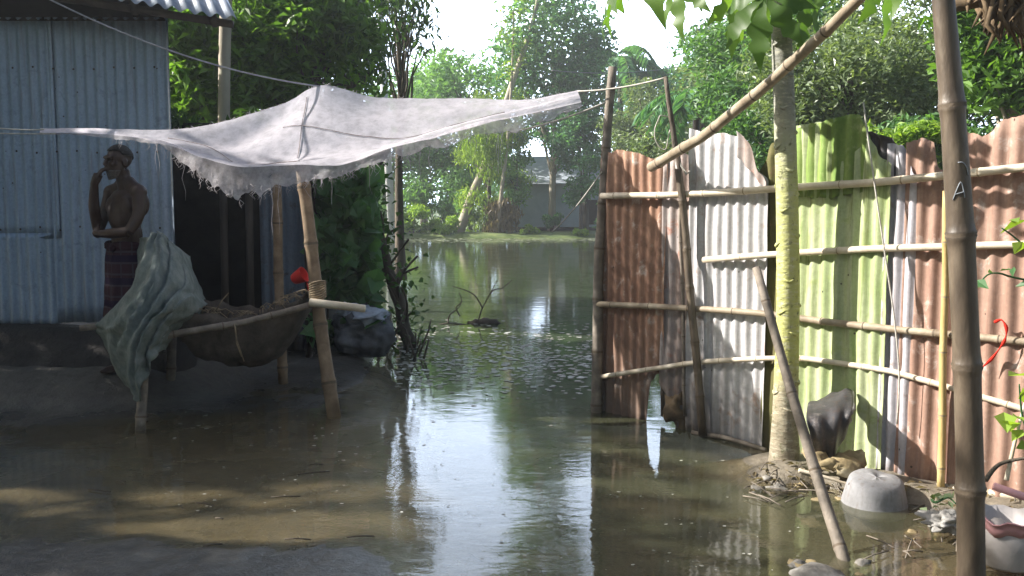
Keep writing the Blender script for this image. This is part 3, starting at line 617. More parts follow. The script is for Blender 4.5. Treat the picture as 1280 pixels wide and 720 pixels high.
# hanging edge flap in front
FLAP = []
for i in range(nu+1):
    u = i/nu; drop = interp([0, .18, .3, .4, .5, .6, .75, .9, 1], [.015, .03, .12, .20, .11, .06, .08, .10, .03], u)*(1+.5*nz(u*23, 4)+.35*nz(u*70, 8))
    e = P[i][-1]
    FLAP.append([e]+[e+Vector((.010*nz(u*50, k), -.02*k/4+.03*nz(u*22, k*.4, 3), -drop*k/4)) for k in range(1, 5)])
b = MB(); b.grid(P); b.build('cloth', M['awning'], aw)
AWP = P
b = MB(); b.grid(FLAP); b.build('hanging_edge', M['fray'], aw)
b = MB()      # frayed threads hanging off the front edge
for k in range(380):
    i = int(random.uniform(.12, .995)*nu); e = FLAP[i][random.choice((2, 3, 4, 4, 4))]; p = e+Vector((random.uniform(-.02, .02), random.uniform(-.01, .01), .005)); L = abs(random.gauss(0, .035))+.008
    if random.random() < .035: L += random.uniform(.1, .35)
    c_ = random.uniform(-.03, .03); b.tube([p, p+Vector((c_, 0, -L*.4)), p+Vector((c_*.3, random.uniform(-.01, .01), -L*.75)), p+Vector((random.uniform(-.02, .02), 0, -L))], [.0018, .0015, .0012, .0006], 3)
for k in range(110):
    i = int(random.uniform(.2, .97)*nu); p = P[i][0]; b.tube([p, p+Vector((random.uniform(-.03, .03), 0, random.uniform(-.01, .02)))], [.003, .001], 3)
fr = b.build('frayed_threads', M['fray'], aw); fr['kind'] = 'stuff'
def aw_uv(u, v):
    i, j = u*nu, v*nv; i0, j0 = min(int(i), nu-1), min(int(j), nv-1); fi, fj = i-i0, j-j0
    return AWP[i0][j0].lerp(AWP[i0+1][j0], fi).lerp(AWP[i0][j0+1].lerp(AWP[i0+1][j0+1], fi), fj)+Vector((0, -.004, .006))
b = MB()
for line in ([(.20, .3), (.28, .5), (.36, .7), (.44, .82), (.5, .93)], [(.42, .25), (.50, .32), (.62, .42), (.74, .5), (.86, .55)], [(.47, .05), (.472, .3), (.478, .6)]):
    q = [aw_uv(p.x, p.y) for p in catmull([Vector((x, y, 0)) for x, y in line], 40)]; b.tube(q, [.0028+.0018*nz(i*.7, line[0][0]*9) for i in range(41)], 5)
b.build('seam', M['seam'], aw)
# ropes and wires
def rope(a, b_, s, r, label, mat='rope', name='rope', cat='rope'):
    b = MB(); b.tube(sag(a, b_, s, 16), r, 6); return tag(b.build(name, M[mat]), label, cat)
rope(at(-20, 158, 6.4), at(55, 162, 6.4), .01, .005, 'thin upper rope tying the awning end to the left')
rope(at(-20, 166, 6.4), at(70, 167, 6.5), .004, .005, 'thin lower rope running left from the awning end')
rope(at(40, -12, 6.4), at(400, 108, 6.88), .1, .006, 'pale cable running from the roof edge down to the awning peak', 'cable', 'cable', 'cable')
rope(at(722, 114, 6.7), at(832, 97, 6.2), .02, .006, 'rope from the awning tip to the crooked fence post')
rope(at(636, 166, 6.6), at(757, 128, 6.58), .02, .007, 'rope from the awning underside to the tall bamboo corner post')
rope(at(752, 215, 6.55), at(690, 290, 8.5), .03, .005, 'slack line slanting down left of the corner post')
rope(at(690, 88, 20), at(845, 84, 24), .1, .012, 'distant thin cable crossing before the tall tree', 'cable', 'cable', 'cable')
rope(at(893, 60, 34), at(965, 108, 30), .3, .014, 'distant cable running down right from the thin dark pole', 'cable', 'cable', 'cable')
# ------------------------------------------------------------------ tin fence
fl = [0]
for i in range(1, len(FX)): fl.append(fl[-1]+math.hypot(FX[i]-FX[i-1], FY[i]-FY[i-1]))
def fs_pt(s, off=0):
    x, y = interp(fl, FX, s), interp(fl, FY, s); e = .15
    dx, dy = interp(fl, FX, s+e)-interp(fl, FX, s-e), interp(fl, FY, s+e)-interp(fl, FY, s-e); L = math.hypot(dx, dy)
    return x+dy/L*off, y-dx/L*off        # positive off : towards the camera / left
def s_of(px, off=0):
    best = None
    for k in range(900):
        s = fl[-1]*k/899; x, y = fs_pt(s, off); e = abs(640+FPX*x/y*1.0-px) if y > .1 else 1e9
        q = 640+FPX*x/(y*FW.y)          # small pitch correction is below a pixel here
        e = abs(q-px)
        if best is None or e < best[0]: best = (e, s)
    return best[1]
def f_at(px, py, off=0):
    s = s_of(px, off); x, y = fs_pt(s, off); return at(px, py, y), s
fe = empty('tin_fence', (1.5, 5.6, 0), 'patchwork fence of rusty mossy and white corrugated tin on bamboo rails', 'fence')
def sheet(px0, px1, top, bot, mat, off, lam=.076, amp=.010, rag=.012, seed=0, curl=None, name='tin_sheet', label=None, nv=22):
    s0, s1 = s_of(px0), s_of(px1)
    zs = lambda lst: ([s_of(p[0]) for p in lst], [f_at(p[0], p[1])[0].z for p in lst])
    tx, tz = zs(top); bx, bz = zs(bot)
    def P(s, t, o):
        S = s0+s; zt = interp(tx, tz, S)+rag*(nz(S*18, seed)+.6*nz(S*47, seed+3)); zb = interp(bx, bz, S)+rag*1.2*(nz(S*15, seed+9)+.6*nz(S*50, seed))
        z = lerp(zb, zt, t); k = off+o+.016*nz(S*2.3, z*1.6, seed)+.008*nz(S*7, z*5, seed+2)
        if curl: k += curl*max(0, t-.8)**2*25*(nz(S*6, seed+5)+.3)
        if t < .15: k += .02*nz(S*11, seed+30)*(1-t/.15)
        x, y = fs_pt(S, k); return Vector((x, y, z))
    b = MB(); b.grid(corr_sheet(P, s1-s0, 2, lam, amp, nv)); o = b.build(name, M[mat], fe, solid=.0016)
    if label: o['label'] = label
    return o
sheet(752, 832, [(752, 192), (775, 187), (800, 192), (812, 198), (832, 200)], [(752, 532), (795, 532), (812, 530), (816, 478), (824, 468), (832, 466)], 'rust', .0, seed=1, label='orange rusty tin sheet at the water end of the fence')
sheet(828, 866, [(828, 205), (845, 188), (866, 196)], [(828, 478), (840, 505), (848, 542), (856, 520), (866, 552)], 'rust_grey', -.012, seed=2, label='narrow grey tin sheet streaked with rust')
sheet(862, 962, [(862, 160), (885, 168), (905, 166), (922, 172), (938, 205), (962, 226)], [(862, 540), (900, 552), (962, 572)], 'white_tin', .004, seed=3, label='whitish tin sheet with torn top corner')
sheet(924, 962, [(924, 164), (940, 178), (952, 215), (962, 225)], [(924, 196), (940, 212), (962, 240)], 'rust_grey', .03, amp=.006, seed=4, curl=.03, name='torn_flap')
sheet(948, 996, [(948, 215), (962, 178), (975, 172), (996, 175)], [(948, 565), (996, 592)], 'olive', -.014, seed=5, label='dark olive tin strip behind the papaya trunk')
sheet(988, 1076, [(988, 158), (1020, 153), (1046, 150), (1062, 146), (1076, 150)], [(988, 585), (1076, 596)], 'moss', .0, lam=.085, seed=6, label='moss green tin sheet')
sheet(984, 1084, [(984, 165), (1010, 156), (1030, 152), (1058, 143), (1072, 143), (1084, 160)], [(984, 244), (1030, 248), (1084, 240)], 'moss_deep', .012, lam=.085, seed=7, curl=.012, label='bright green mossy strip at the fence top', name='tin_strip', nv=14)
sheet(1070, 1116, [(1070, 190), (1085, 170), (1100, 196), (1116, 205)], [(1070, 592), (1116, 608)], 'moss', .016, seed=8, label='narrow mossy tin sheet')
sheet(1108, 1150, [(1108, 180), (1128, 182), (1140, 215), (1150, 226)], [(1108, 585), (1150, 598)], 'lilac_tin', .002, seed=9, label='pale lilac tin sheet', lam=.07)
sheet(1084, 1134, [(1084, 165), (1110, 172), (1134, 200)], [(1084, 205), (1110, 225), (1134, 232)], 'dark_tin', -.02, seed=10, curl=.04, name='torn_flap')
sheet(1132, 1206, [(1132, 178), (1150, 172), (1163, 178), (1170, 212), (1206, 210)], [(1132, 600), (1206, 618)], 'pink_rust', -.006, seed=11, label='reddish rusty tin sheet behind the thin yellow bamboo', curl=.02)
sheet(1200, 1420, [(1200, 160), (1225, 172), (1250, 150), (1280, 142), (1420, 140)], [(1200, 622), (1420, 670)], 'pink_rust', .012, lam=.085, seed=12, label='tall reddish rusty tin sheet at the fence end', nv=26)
def rail(pxs, r, mat, seed, off=.05, nm='node', sp=.34):
    b = MB(); b.bamboo([f_at(p[0], p[1], off)[0] for p in pxs], r, r*.92, sp, 12, 0, 1, .006, seed, 1.14); return b.build('bamboo_rail', [M[mat], M[nm]], fe)
rail([(752, 245), (835, 244), (900, 241), (965, 236), (1090, 228), (1190, 219), (1300, 207), (1410, 198)], .022, 'bamboo_pale', 1, nm='node_pale')
rail([(880, 325), (965, 318), (1090, 311), (1190, 308), (1300, 305), (1410, 303)], .020, 'bamboo_pale', 2, nm='node_pale')
rail([(745, 380), (860, 385), (960, 392), (1030, 402), (1110, 411), (1300, 429), (1410, 443)], .021, 'bamboo', 3)
rail([(752, 471), (810, 462), (870, 453), (965, 447), (1010, 448), (1110, 463), (1200, 488), (1300, 517), (1410, 550)], .017, 'bamboo_pale', 4, nm='node_pale')
rail([(865, 541), (910, 548), (958, 563)], .016, 'bamboo_grey', 5, .06)
rail([(1082, 588), (1110, 598), (1160, 606), (1300, 624)], .021, 'bamboo_pale', 6, .06, 'node_pale')
def fpost(pxs, r0, r1, mat, seed, off=.05, nm='node', name='bamboo_post', sp=.3, wob=.01):
    b = MB(); b.bamboo([f_at(p[0], p[1], off)[0] for p in pxs], r0, r1, sp, 12, 0, 1, wob, seed); return b.build(name, [M[mat], M[nm]], fe)
b = MB(); b.bamboo([at(745, 530, 6.55), at(748, 330, 6.58), at(765, 84, 6.62)], .040, .030, .36, 12, 0, 1, .012, 21); b.build('bamboo_post', [M['bamboo_grey'], M['node']], fe)
b = MB(); b.bamboo([at(755, 525, 6.68), at(758, 195, 6.7)], .026, .022, .3, 10, 0, 1, .01, 22); b.build('bamboo_post', [M['bamboo_dark'], M['node']], fe)
fpost([(878, 545), (866, 400), (853, 250), (846, 195)], .027, .024, 'bamboo_dark', 23, .085)
b = MB(); b.tube([f_at(p[0], p[1], .07)[0] for p in ((852, 240), (846, 200), (841, 160), (836, 128), (832, 96))], [.022, .02, .018, .016, .014], 8); b.build('crooked_stick', M['bark'], fe)
fpost([(829, 520), (828, 350), (826, 215)], .016, .014, 'bamboo_dark', 25, -.05)
fpost([(868, 240), (870, 150)], .025, .022, 'bamboo_dark', 26, -.06)
fpost([(857, 520), (853, 350), (850, 260)], .012, .012, 'bamboo_grey', 27, .03)
fpost([(1176, 614), (1178, 480), (1181, 360), (1184, 238)], .019, .016, 'bamboo_yellow', 28, .10, 'node_pale', 'bamboo_post', .32)
b = MB(); c = f_at(829, 162, .1)[0]; b.tube([c+Vector((math.cos(t)*.05+.01*math.sin(3*t), .01*math.sin(2*t), math.sin(t)*.11+.02*math.cos(2*t))) for t in np.linspace(0, 6.1, 30)], .004, 5)
tag(b.build('wire_loop', M['rope']), 'loop of pale wire hanging on the crooked fence stick', 'wire')
b = MB(); b.tube([f_at(p[0], p[1], .09)[0] for p in ((846, 190), (850, 205), (858, 218), (862, 214))], .007, 5); tag(b.build('rag_strip', M['rope']), 'pale rag strip knotted below the wire loop', 'rag')
# wire hanging down the mossy sheet
b = MB(); b.tube(catmull([f_at(p[0], p[1], .11)[0] for p in ((1079, 128), (1086, 180), (1096, 250), (1108, 330), (1118, 400), (1124, 470), (1121, 530))], 30), .0045, 5); tag(b.build('hanging_wire', M['rope']), 'thin wire dangling in front of the mossy tin', 'wire')
# red tie
b = MB()
q = [f_at(p[0], p[1], .09)[0] for p in ((1243, 403), (1252, 400), (1258, 410), (1257, 422), (1252, 432), (1240, 448), (1227, 460))]; b.tube(catmull(q, 24), [.006+.003*math.sin(i) for i in range(25)], 6)
tag(b.build('red_tie', M['redcloth']), 'red cloth strip tied round the fence rail', 'ribbon')
# ------------------------------------------------------------------ loose poles
def pole(pts, r0, r1, mat, label, seed, nm='node', sp=.4, wob=.012, name='bamboo_pole', bulge=1.12, seg=14):
    b = MB(); b.bamboo(pts, r0, r1, sp, seg, 0, 1, wob, seed, bulge); return tag(b.build(name, [M[mat], M[nm]]), label, 'pole')
pole([at(814, 209, 6.05), at(880, 170, 5.4), at(960, 105, 4.75), at(1040, 32, 4.2), at(1100, -28, 3.85)], .033, .024, 'bamboo', 'long slanting bamboo pole propped on the fence and crossing the papaya trunk', 31, wob=.008)
pole([gp(1062, 722, -.06), at(1035, 640, 3.95), at(990, 490, 4.25), at(945, 334, 4.5)], .027, .020, 'bamboo_grey', 'thin grey bamboo stake leaning in the water before the papaya', 32, wob=.006)
PY = 3.45
big = empty('bamboo_pillar', (at(1214, 720, PY).x, PY, -.1), 'thick dark bamboo pillar standing nearest at the right', 'pillar')
def bigpillar():
    b = MB(); nodes = [-60, 132, 293, 457, 612, 760]; ys = [-120]
    pts = []; rad = []; mis = []
    def cx(y): return interp([-120, 0, 130, 290, 460, 610, 720, 800], [1174, 1179, 1190, 1201, 1209, 1213, 1214, 1214], y)
    def wd(y): return interp([-120, 0, 290, 460, 720, 800], [24, 26, 32, 32, 34, 36], y)
    lst = []
    for n_, n2 in zip([-120]+nodes, nodes+[800]):
        for t in np.linspace(0.0, 1, 12)[1:-1]:
            lst.append((lerp(n_, n2, t), 1+.05*(abs(t-.5)*2)**6, 0))
    for n_ in nodes: lst += [(n_-5, 1.08, 0), (n_-2.2, 1.17, 1), (n_+.5, 1.10, 1), (n_+2.5, 1.16, 0), (n_+7, 1.06, 0)]
    lst = sorted(lst)
    for (y, k, m_) in lst:
        p = at(cx(y), y, PY); pts.append(p); rad.append(wd(y)*.5*PY/FPX*k); mis.append(m_)
    b.tube(pts, rad, 28, 0, True, mis); return b.build('stem', [M['bamboo_dark'], M['node']], big)
bigpillar()
b = MB(); r_ = 16*PY/FPX     # chalk strokes wrapped on the stem
def onstem(px, py):
    cxx = interp([0, 130, 290, 460], [1179, 1190, 1201, 1209], py); wd = interp([0, 290], [26, 32], py)*.5*PY/FPX*1.03
    c = at(cxx, py, PY); dx = (px-cxx)*PY/FPX; dx = max(-wd*.95, min(wd*.95, dx)); return c+Vector((dx, -math.sqrt(max(wd*wd-dx*dx, 0))-.0015, 0))
for st in ([(1186, 250), (1189, 238), (1193, 228), (1196, 236), (1198, 247)], [(1188, 243), (1197, 240)], [(1190, 204), (1196, 204), (1201, 210), (1203, 219)]):
    b.tube([onstem(*p) for p in catmull([Vector((q[0], q[1], 0)) for q in st], 10) for p in [(p.x, p.y)]], .0022, 4)
b.build('chalk_mark', M['chalk'], big)
# ------------------------------------------------------------------ papaya
pb = at(981, 586, 5.12); pp = empty('papaya_tree', pb, 'papaya tree with knobbly yellow green trunk standing at the fence', 'tree')
b = MB(); cl = [at(981, 592, pb.y), at(981, 540, pb.y), at(983, 470, pb.y), at(985, 380, pb.y), at(984, 260, pb.y), at(981, 150, pb.y), at(977, 40, pb.y), at(976, -40, pb.y), at(975, -110, pb.y)]
ctr = catmull(cl, 90); hw = [interp([0, .06, .14, .3, .6, .85, 1], [23, 19.5, 16.5, 14.5, 13.2, 11.5, 9], i/90)*pb.y/FPX for i in range(91)]
P = []
for k in range(28):
    an = 2*math.pi*k/28; row = []
    for i in range(91):
        t = i/90; r = hw[i]*(1+.03*nz(math.cos(an)*1.5, math.sin(an)*1.5, t*10)+.02*nz(math.cos(an)*4, math.sin(an)*4, t*40))
        row.append(ctr[i]+Vector((math.cos(an)*r, math.sin(an)*r, 0)))
    P.append(row)
b.grid(P, 0, True)
for i in range(46):      # crescent leaf scars, spiralling up
    t = .16+.8*i/46; j = int(t*90); an = i*2.399; c = ctr[j]; r = hw[j]; w_ = r*.75
    b.tube([c+Vector((math.cos(an+q)*r*1.0, math.sin(an+q)*r*1.0, -abs(q)*-.035-.02)) for q in np.linspace(-.55, .55, 7)], [.002, .006, .009, .010, .009, .006, .002], 5)
b.build('trunk', M['papaya'], pp)
def papaya_leaf(V, F, base, tipdir, size, normal):
    """deeply lobed palmate leaf drawn as seven pointed lobes with side teeth"""
    d = Vector(tipdir).normalized(); n_ = Vector(normal); n_ = (n_-d*n_.dot(d)).normalized(); s_ = d.cross(n_)
    for k, (an, L) in enumerate(((-2.3, .55), (-1.45, .75), (-.75, .92), (0, 1.05), (.75, .92), (1.45, .75), (2.3, .55))):
        a_ = an; ld = d*math.cos(a_)+s_*math.sin(a_); ls = s_*math.cos(a_)-d*math.sin(a_); L *= size; c0 = len(V)
        prof = [(0, .045), (.15, .06), (.3, .085), (.4, .13), (.47, .2), (.53, .19), (.6, .115), (.67, .15), (.73, .17), (.79, .10), (.88, .055), (1, 0)]
        for (t, w_) in prof:
            dz = -n_*(t*t*L*.45)+n_*(.03*L*math.sin(t*14+k))
            V.append(base+ld*(t*L)+ls*(w_*L)+dz+n_*w_*L*.15); V.append(base+ld*(t*L)+dz); V.append(base+ld*(t*L)-ls*(w_*L)+dz+n_*w_*L*.15)
        for i in range(len(prof)-1):
            q = c0+i*3; F.append((q, q+3, q+4, q+1)); F.append((q+1, q+4, q+5, q+2))
Vl, Fl = [], []; pet = MB(); topc = ctr[-4]
lvs = [(772, -18, 5.2, .30), (752, -60, 5.5, .34), (852, -22, 4.8, .27), (872, -60, 5.3, .36), (955, -5, 4.9, .34), (940, -15, 5.45, .36), (1003, -10, 5.0, .30), (1098, -30, 4.7, .3), (1115, -75, 5.3, .4), (1030, -70, 5.8, .4), (900, -100, 5.9, .4), (1060, -120, 4.2, .4), (820, -90, 4.4, .4)]
for (px, py, Yl, sz) in lvs:
    p = at(px, py, Yl); out = p-topc; out.z = 0; out.normalize()
    papaya_leaf(Vl, Fl, p, out*.45+Vector((random.uniform(-.3, .3), random.uniform(-.3, .3), -.9)), sz, out+Vector((0, 0, .55)))
    pet.tube([topc, topc.lerp(p, .5)+Vector((0, 0, .16)), p], [.012, .010, .007], 6)
np_mesh('leaves', [tuple(v) for v in Vl], Fl, M['lf_pap'], pp, np.repeat(rng.uniform(0, 1, len(lvs)), len(Fl)//len(lvs)), True); pet.build('leaf_stalks', M['lf_pap'], pp)
# ------------------------------------------------------------------ bits at the fence foot
b = MB(); q = [[at(1010, 505, 4.95), at(1035, 494, 5.0), at(1058, 486, 5.0), at(1066, 490, 4.98)], [at(1008, 525, 4.72), at(1030, 518, 4.74), at(1056, 508, 4.76), at(1067, 510, 4.76)], [at(1014, 548, 4.72), at(1030, 547, 4.7), at(1050, 535, 4.7), at(1064, 518, 4.72)], [at(1016, 592, 4.9), at(1034, 584, 4.86), at(1046, 566, 4.82), at(1062, 530, 4.78)]]
g = [catmull(r, 18) for r in q]; g = [catmull([r[i] for r in g], 14) for i in range(19)]
for i, c in enumerate(g):
    for j, p in enumerate(c): p += Vector((0, .012*math.sin(i*1.1), .01*nz(i*.5, j*.5)))
b.grid(g); sc_ = empty('bent_tin_scrap', at(1030, 560, 4.8), 'bent dark tin scrap propped beside the papaya base', 'scrap'); b.build('sheet', M['dark_tin'], sc_, solid=.004)
b = MB(); b.tube([p[14] if False else p for p in [r[-1] for r in g][:0]] or [g[18][j] for j in range(15)], [.010+.004*math.sin(j*1.7) for j in range(15)], 6); b.build('pale_lit_edge', M['litter'], sc_)  # pale tube painting in the sunlit edge of the scrap
def husk(px, py, Y, r, label, seed, rot=0):
    b = MB(); P = []
    for i in range(16):
        a_ = math.pi*1.25*i/15-.4; P.append([Vector((math.cos(a_)*r*k+.02*nz(i*.6, j, seed), (j/10-.5)*r*3.2, math.sin(a_)*r*k*.62+.03*nz(j*.5, i*.3, seed+4)+(j-5)**2*.0012)) for j, k in enumerate((.2, .62, .9, 1, 1.08, 1.05, .95, .88, .7, .42, .12))])
    b.grid(P); o = b.build('palm_husk', M['husk'], solid=.008); o.location = at(px, py, Y); o.rotation_euler = (R(15), R(20), rot); return tag(o, label, 'husk')
husk(1022, 578, 4.75, .07, 'curled pale husk lying behind the leaning stake', 1, R(35)); husk(1060, 582, 4.72, .075, 'curled tan husk lying left of the upturned basin', 2, R(-50))
b = MB(); prof = [(0, .175), (.06, .176), (.11, .170), (.128, .155), (.138, .11), (.150, .05), (.158, .012), (.166, .004), (.166, -.02)]; P = []
for i in range(36):
    a_ = 2*math.pi*i/36; P.append([Vector((math.cos(a_)*r*(1+.05*nz(math.cos(a_)*1.4, math.sin(a_)*1.4, z*4)), math.sin(a_)*r*.95, z+.010*math.cos(a_-1)*(r/.15)*(z > .1)-.02*max(0, math.cos(a_-.5))**6*(z > .14))) for r, z in prof])
b.grid(P, 0, True); c = gp(1103, 636, 0.0); o = b.build('upturned_basin', M['alu'], solid=.004); o.location = c+Vector((0, .1, -.01)); o.rotation_euler = (R(7), R(-4), .4); o.scale = (1.02, 1.02, .84); tag(o, 'dented grey basin lying upside down at the water edge', 'basin')
b = MB(); b.ball((0, 0, 0), (.105, .08, .055), 60, 36, 0, .75, 3, -.04)
for i_, v_ in enumerate(b.v):
    q_ = Vector(v_); q_.z *= .8; k_ = 1+.12*(1-abs(nz(q_.x*26, q_.y*26, q_.z*26))*2.5)+.1*nz(q_.x*60, q_.y*60, q_.z*60); b.v[i_] = tuple(q_*k_)
o = b.build('crumpled_bag', M['litter']); o.location = gp(1182, 664, .03)+Vector((.02, 0, .04)); tag(o, 'crumpled white plastic bag on the mud by the dark pillar', 'bag')
# broken bucket
bk = empty('broken_bucket', gp(1276, 716, .03)+Vector((.0, .1, 0)), 'broken white bucket with pink rim at the right edge', 'bucket')
bc = bk.location; b = MB(); P = []
for i in range(30):
    a_ = 2*math.pi*i/30; top_ = .20+.05*nz(math.cos(a_)*2, math.sin(a_)*2, 5); P.append([bc+Vector((math.cos(a_)*r, math.sin(a_)*r, z)) for r, z in ((.0, 0), (.10, 0), (.108, .01), (.122, .5*top_), (.13, top_))])
b.grid(P, 0, True); b.build('bucket_body', M['bucket'], bk, solid=.004)
b = MB(); P = []
for i in range(20):
    a_ = math.pi*.8+math.pi*1.0*i/19; P.append([bc+Vector((math.cos(a_)*r, math.sin(a_)*r, z+.05*nz(i*.3, 2))) for r, z in ((.134, .16), (.142, .19), (.15, .215), (.158, .215))])
b.grid(P); b.build('rim', M['pink'], bk, solid=.005)
b = MB(); b.tube([bc+Vector((-.10, -.05, .34)), bc+Vector((.0, -.09, .31)), bc+Vector((.12, -.08, .27))], .016, 8); b.build('handle', M['pink'], bk)
def stick(pts, r, label, mat='bark', name='stick'):
    b = MB(); b.tube(catmull(pts, 14), [r*(1-.5*i/14) for i in range(15)], 7); return tag(b.build(name, M[mat]), label, 'stick')
stick([at(1232, 600, 4.0), at(1250, 580, 4.05), at(1285, 572, 4.0)], .012, 'bent brown stick poking out above the bucket')
stick([at(1258, 600, 4.05), at(1268, 555, 4.05), at(1282, 500, 4.1)], .011, 'upright pale stick at the right edge behind the bucket', 'bamboo_pale')
stick([gp(998, 588, .12), gp(1030, 596, .1), gp(1062, 606, .07)], .012, 'pale stick lying on the mud mound left of the basin', 'bamboo_pale')
# rubble : counted stones along the mud edge
grp = 'stones on the mud by the fence'
for k in range(34):
    if k < 14: px, py = random.uniform(935, 1060), random.uniform(592, 618)
    elif k < 24: px, py = random.uniform(1130, 1275), random.uniform(650, 690)
    else: px, py = random.uniform(985, 1080), random.uniform(690, 722)
    p = gp(px, py, .03); p.z = max(gz(p.x, p.y), -.01)+.004; r = random.uniform(.012, .034)
    b = MB(); b.ball((0, 0, 0), (r*1.3, r, r*.6), 10, 7, 0, .6, k); o = b.build('stone', M['rubble'] if k % 3 else M['husk']); o.location = p; o.rotation_euler = (0, 0, k)
    tag(o, 'small pale stone or clod lying on the mud near the fence foot', 'stone', grp)
for (px, py, r, s, lab) in ((973, 598, .05, 61, 'largest white stone on the mound at the papaya base'), (1024, 703, .085, 66, 'flat grey stone half sunk left of the leaning stake')):
    p = gp(px, py, .05); b = MB(); b.ball((0, 0, 0), (r*1.2, r, r*.34), 20, 12, 0, .35, s); o = b.build('stone', M['rubble']); p.z = max(gz(p.x, p.y), -.02)+r*.2; o.location = p; tag(o, lab, 'stone')
# fallen leaves and straw bits over the mud by the fence
Cm = []
for k in range(420):
    px, py = (random.uniform(930, 1085), random.uniform(588, 625)) if k < 190 else ((random.uniform(1080, 1290), random.uniform(605, 700)) if k < 330 else (random.uniform(960, 1280), random.uniform(670, 730)))
    p = gp(px, py, .03); z = gz(p.x, p.y)
    if z < -.02: continue
    Cm.append(Vector((p.x, p.y, max(z, .0)+.012)))
an_ = rng.uniform(0, 6.3, len(Cm)); V, F, r_n = leaf_arrays(np.array(Cm), .05, aspect=.4, up=4, D=np.stack([np.cos(an_), np.sin(an_), rng.normal(0, .15, len(Cm))], 1)); tag(np_mesh('leaf_litter', V, F, M['lf_dry'], None, r_n), 'dry fallen leaves scattered over the mud at the fence foot', 'leaf litter', kind='stuff')
b = MB()
for k in range(60):
    px, py = random.choice(((random.uniform(930, 1085), random.uniform(588, 622)), (random.uniform(1090, 1290), random.uniform(606, 700)))); p = gp(px, py, .03); z = max(gz(p.x, p.y), 0)+.012; a_ = random.uniform(0, 6.3); L = random.uniform(.02, .11)
    d = Vector((math.cos(a_), math.sin(a_), random.uniform(-.05, .12)))*L; c_ = Vector((p.x, p.y, z)); b.tube([c_-d, c_+Vector((0, 0, .006)), c_+d], .0035, 4)
tag(b.build('twig_scatter', M['bamboo_grey']), 'broken twigs and straw on the mud at the fence foot', 'twigs', kind='stuff')
# leafy sprigs at the right edge
def sprig(pts, n, size, label, mat='lf_bright', name='leafy_sprig', asp=.55, spread=.05):
    t = empty(name, pts[0], label, 'plant'); q = catmull(pts, 20); b = MB(); b.tube(q, [.007*(1-.7*i/20)+.001 for i in range(21)], 6); b.build('stem', M['lf_vine'], t)
    C = np.array([q[int(lerp(5, 20, k/max(1, n-1)))]+Vector((random.uniform(-spread, spread), random.uniform(-spread, spread), random.uniform(-spread, spread))) for k in range(n)])
    leaf_obj('leaves', C, size, M[mat], t, aspect=asp, droop=.15, up=1.2, sizevar=.3); return t
sprig([at(1352, 690, 4.0), at(1345, 540, 4.0), at(1330, 400, 4.0), at(1300, 330, 4.02), at(1272, 300, 4.05), at(1252, 285, 4.05)], 9, .10, 'leafy sprig reaching in at the right edge above the second rail')
sprig([at(1330, 660, 4.12), at(1322, 500, 4.13), at(1300, 370, 4.15), at(1260, 345, 4.16), at(1238, 342, 4.16), at(1226, 352, 4.16)], 8, .075, 'small vine sprig on the reddish tin below the second rail', 'lf_vine')
sprig([at(1312, 685, 4.0), at(1290, 560, 4.0), at(1278, 520, 4.0), at(1274, 480, 4.0)], 8, .14, 'broad leaved green plant at the right edge above the bucket')
sprig([gp(1165, 625, .06), gp(1170, 628, .1), gp(1185, 622, .14), gp(1195, 630, .16)], 14, .05, 'low weeds around the foot of the thin yellow bamboo', 'lf_grey')
sprig([gp(1228, 678, .04), gp(1236, 668, .08), gp(1244, 660, .12), gp(1250, 652, .14)], 14, .06, 'wilted weeds between the dark pillar and the bucket', 'lf_grey')
sprig([at(838, 500, 6.2), at(846, 480, 6.2), at(856, 465, 6.2), at(852, 455, 6.2)], 7, .11, 'green leaves sprouting through the hole in the fence bottom', 'lf_bright')
b = MB(); b.ball(at(850, 512, 6.1), (.09, .07, .11), 16, 10, 0, .9, 4); tag(b.build('debris_clump', M['deadleaf']), 'dark clump of wet debris caught in the fence hole', 'debris')
# dark dry leaf bundle hanging at the top right
b = MB()
for k in range(160):
    p = at(random.gauss(1262, 18), random.uniform(-40, 15), random.uniform(4.2, 4.5)); L = random.uniform(.06, .2)
    b.tube([p, p+Vector((random.uniform(-.03, .03), random.uniform(-.03, .03), -L*.5)), p+Vector((random.uniform(-.07, .07), random.uniform(-.05, .05), -L))], [.012, .014, .002], 4)
b.tube([at(1190, 8, 4.35), at(1240, -2, 4.35), at(1330, -6, 4.35)], .03, 8); tag(b.build('dry_leaf_bundle', M['deadleaf']), 'dark dry leaf bundle hanging at the top right corner', 'thatch')
# ------------------------------------------------------------------ floating things
b = MB(); c = gp(606, 404)
b.tube(catmull([c+Vector((-.22, .05, -.02)), c+Vector((-.1, 0, .0)), c+Vector((.08, 0, .01)), c+Vector((.22, .0, -.03))], 14), [.025+.03*math.sin(i/14*math.pi)+.012*math.sin(i*1.9) for i in range(15)], 8)
for pts in (((598, 400), (603, 385), (612, 368), (622, 350)), ((603, 385), (594, 370), (582, 363), (566, 358)), ((612, 368), (618, 362), (628, 360), (640, 350)), ((585, 406), (560, 404), (540, 407), (520, 406)), ((575, 395), (570, 385), (577, 377), (574, 366)), ((560, 404), (562, 394), (572, 386), (576, 380))):
    b.tube(catmull([at(p[0], p[1], c.y-.1) for p in pts], 12), [.009*(1-.75*i/12)+.002 for i in range(13)], 5)
tag(b.build('dead_branch', M['bark']), 'dead forked branch half sunk in the middle of the pond', 'branch')
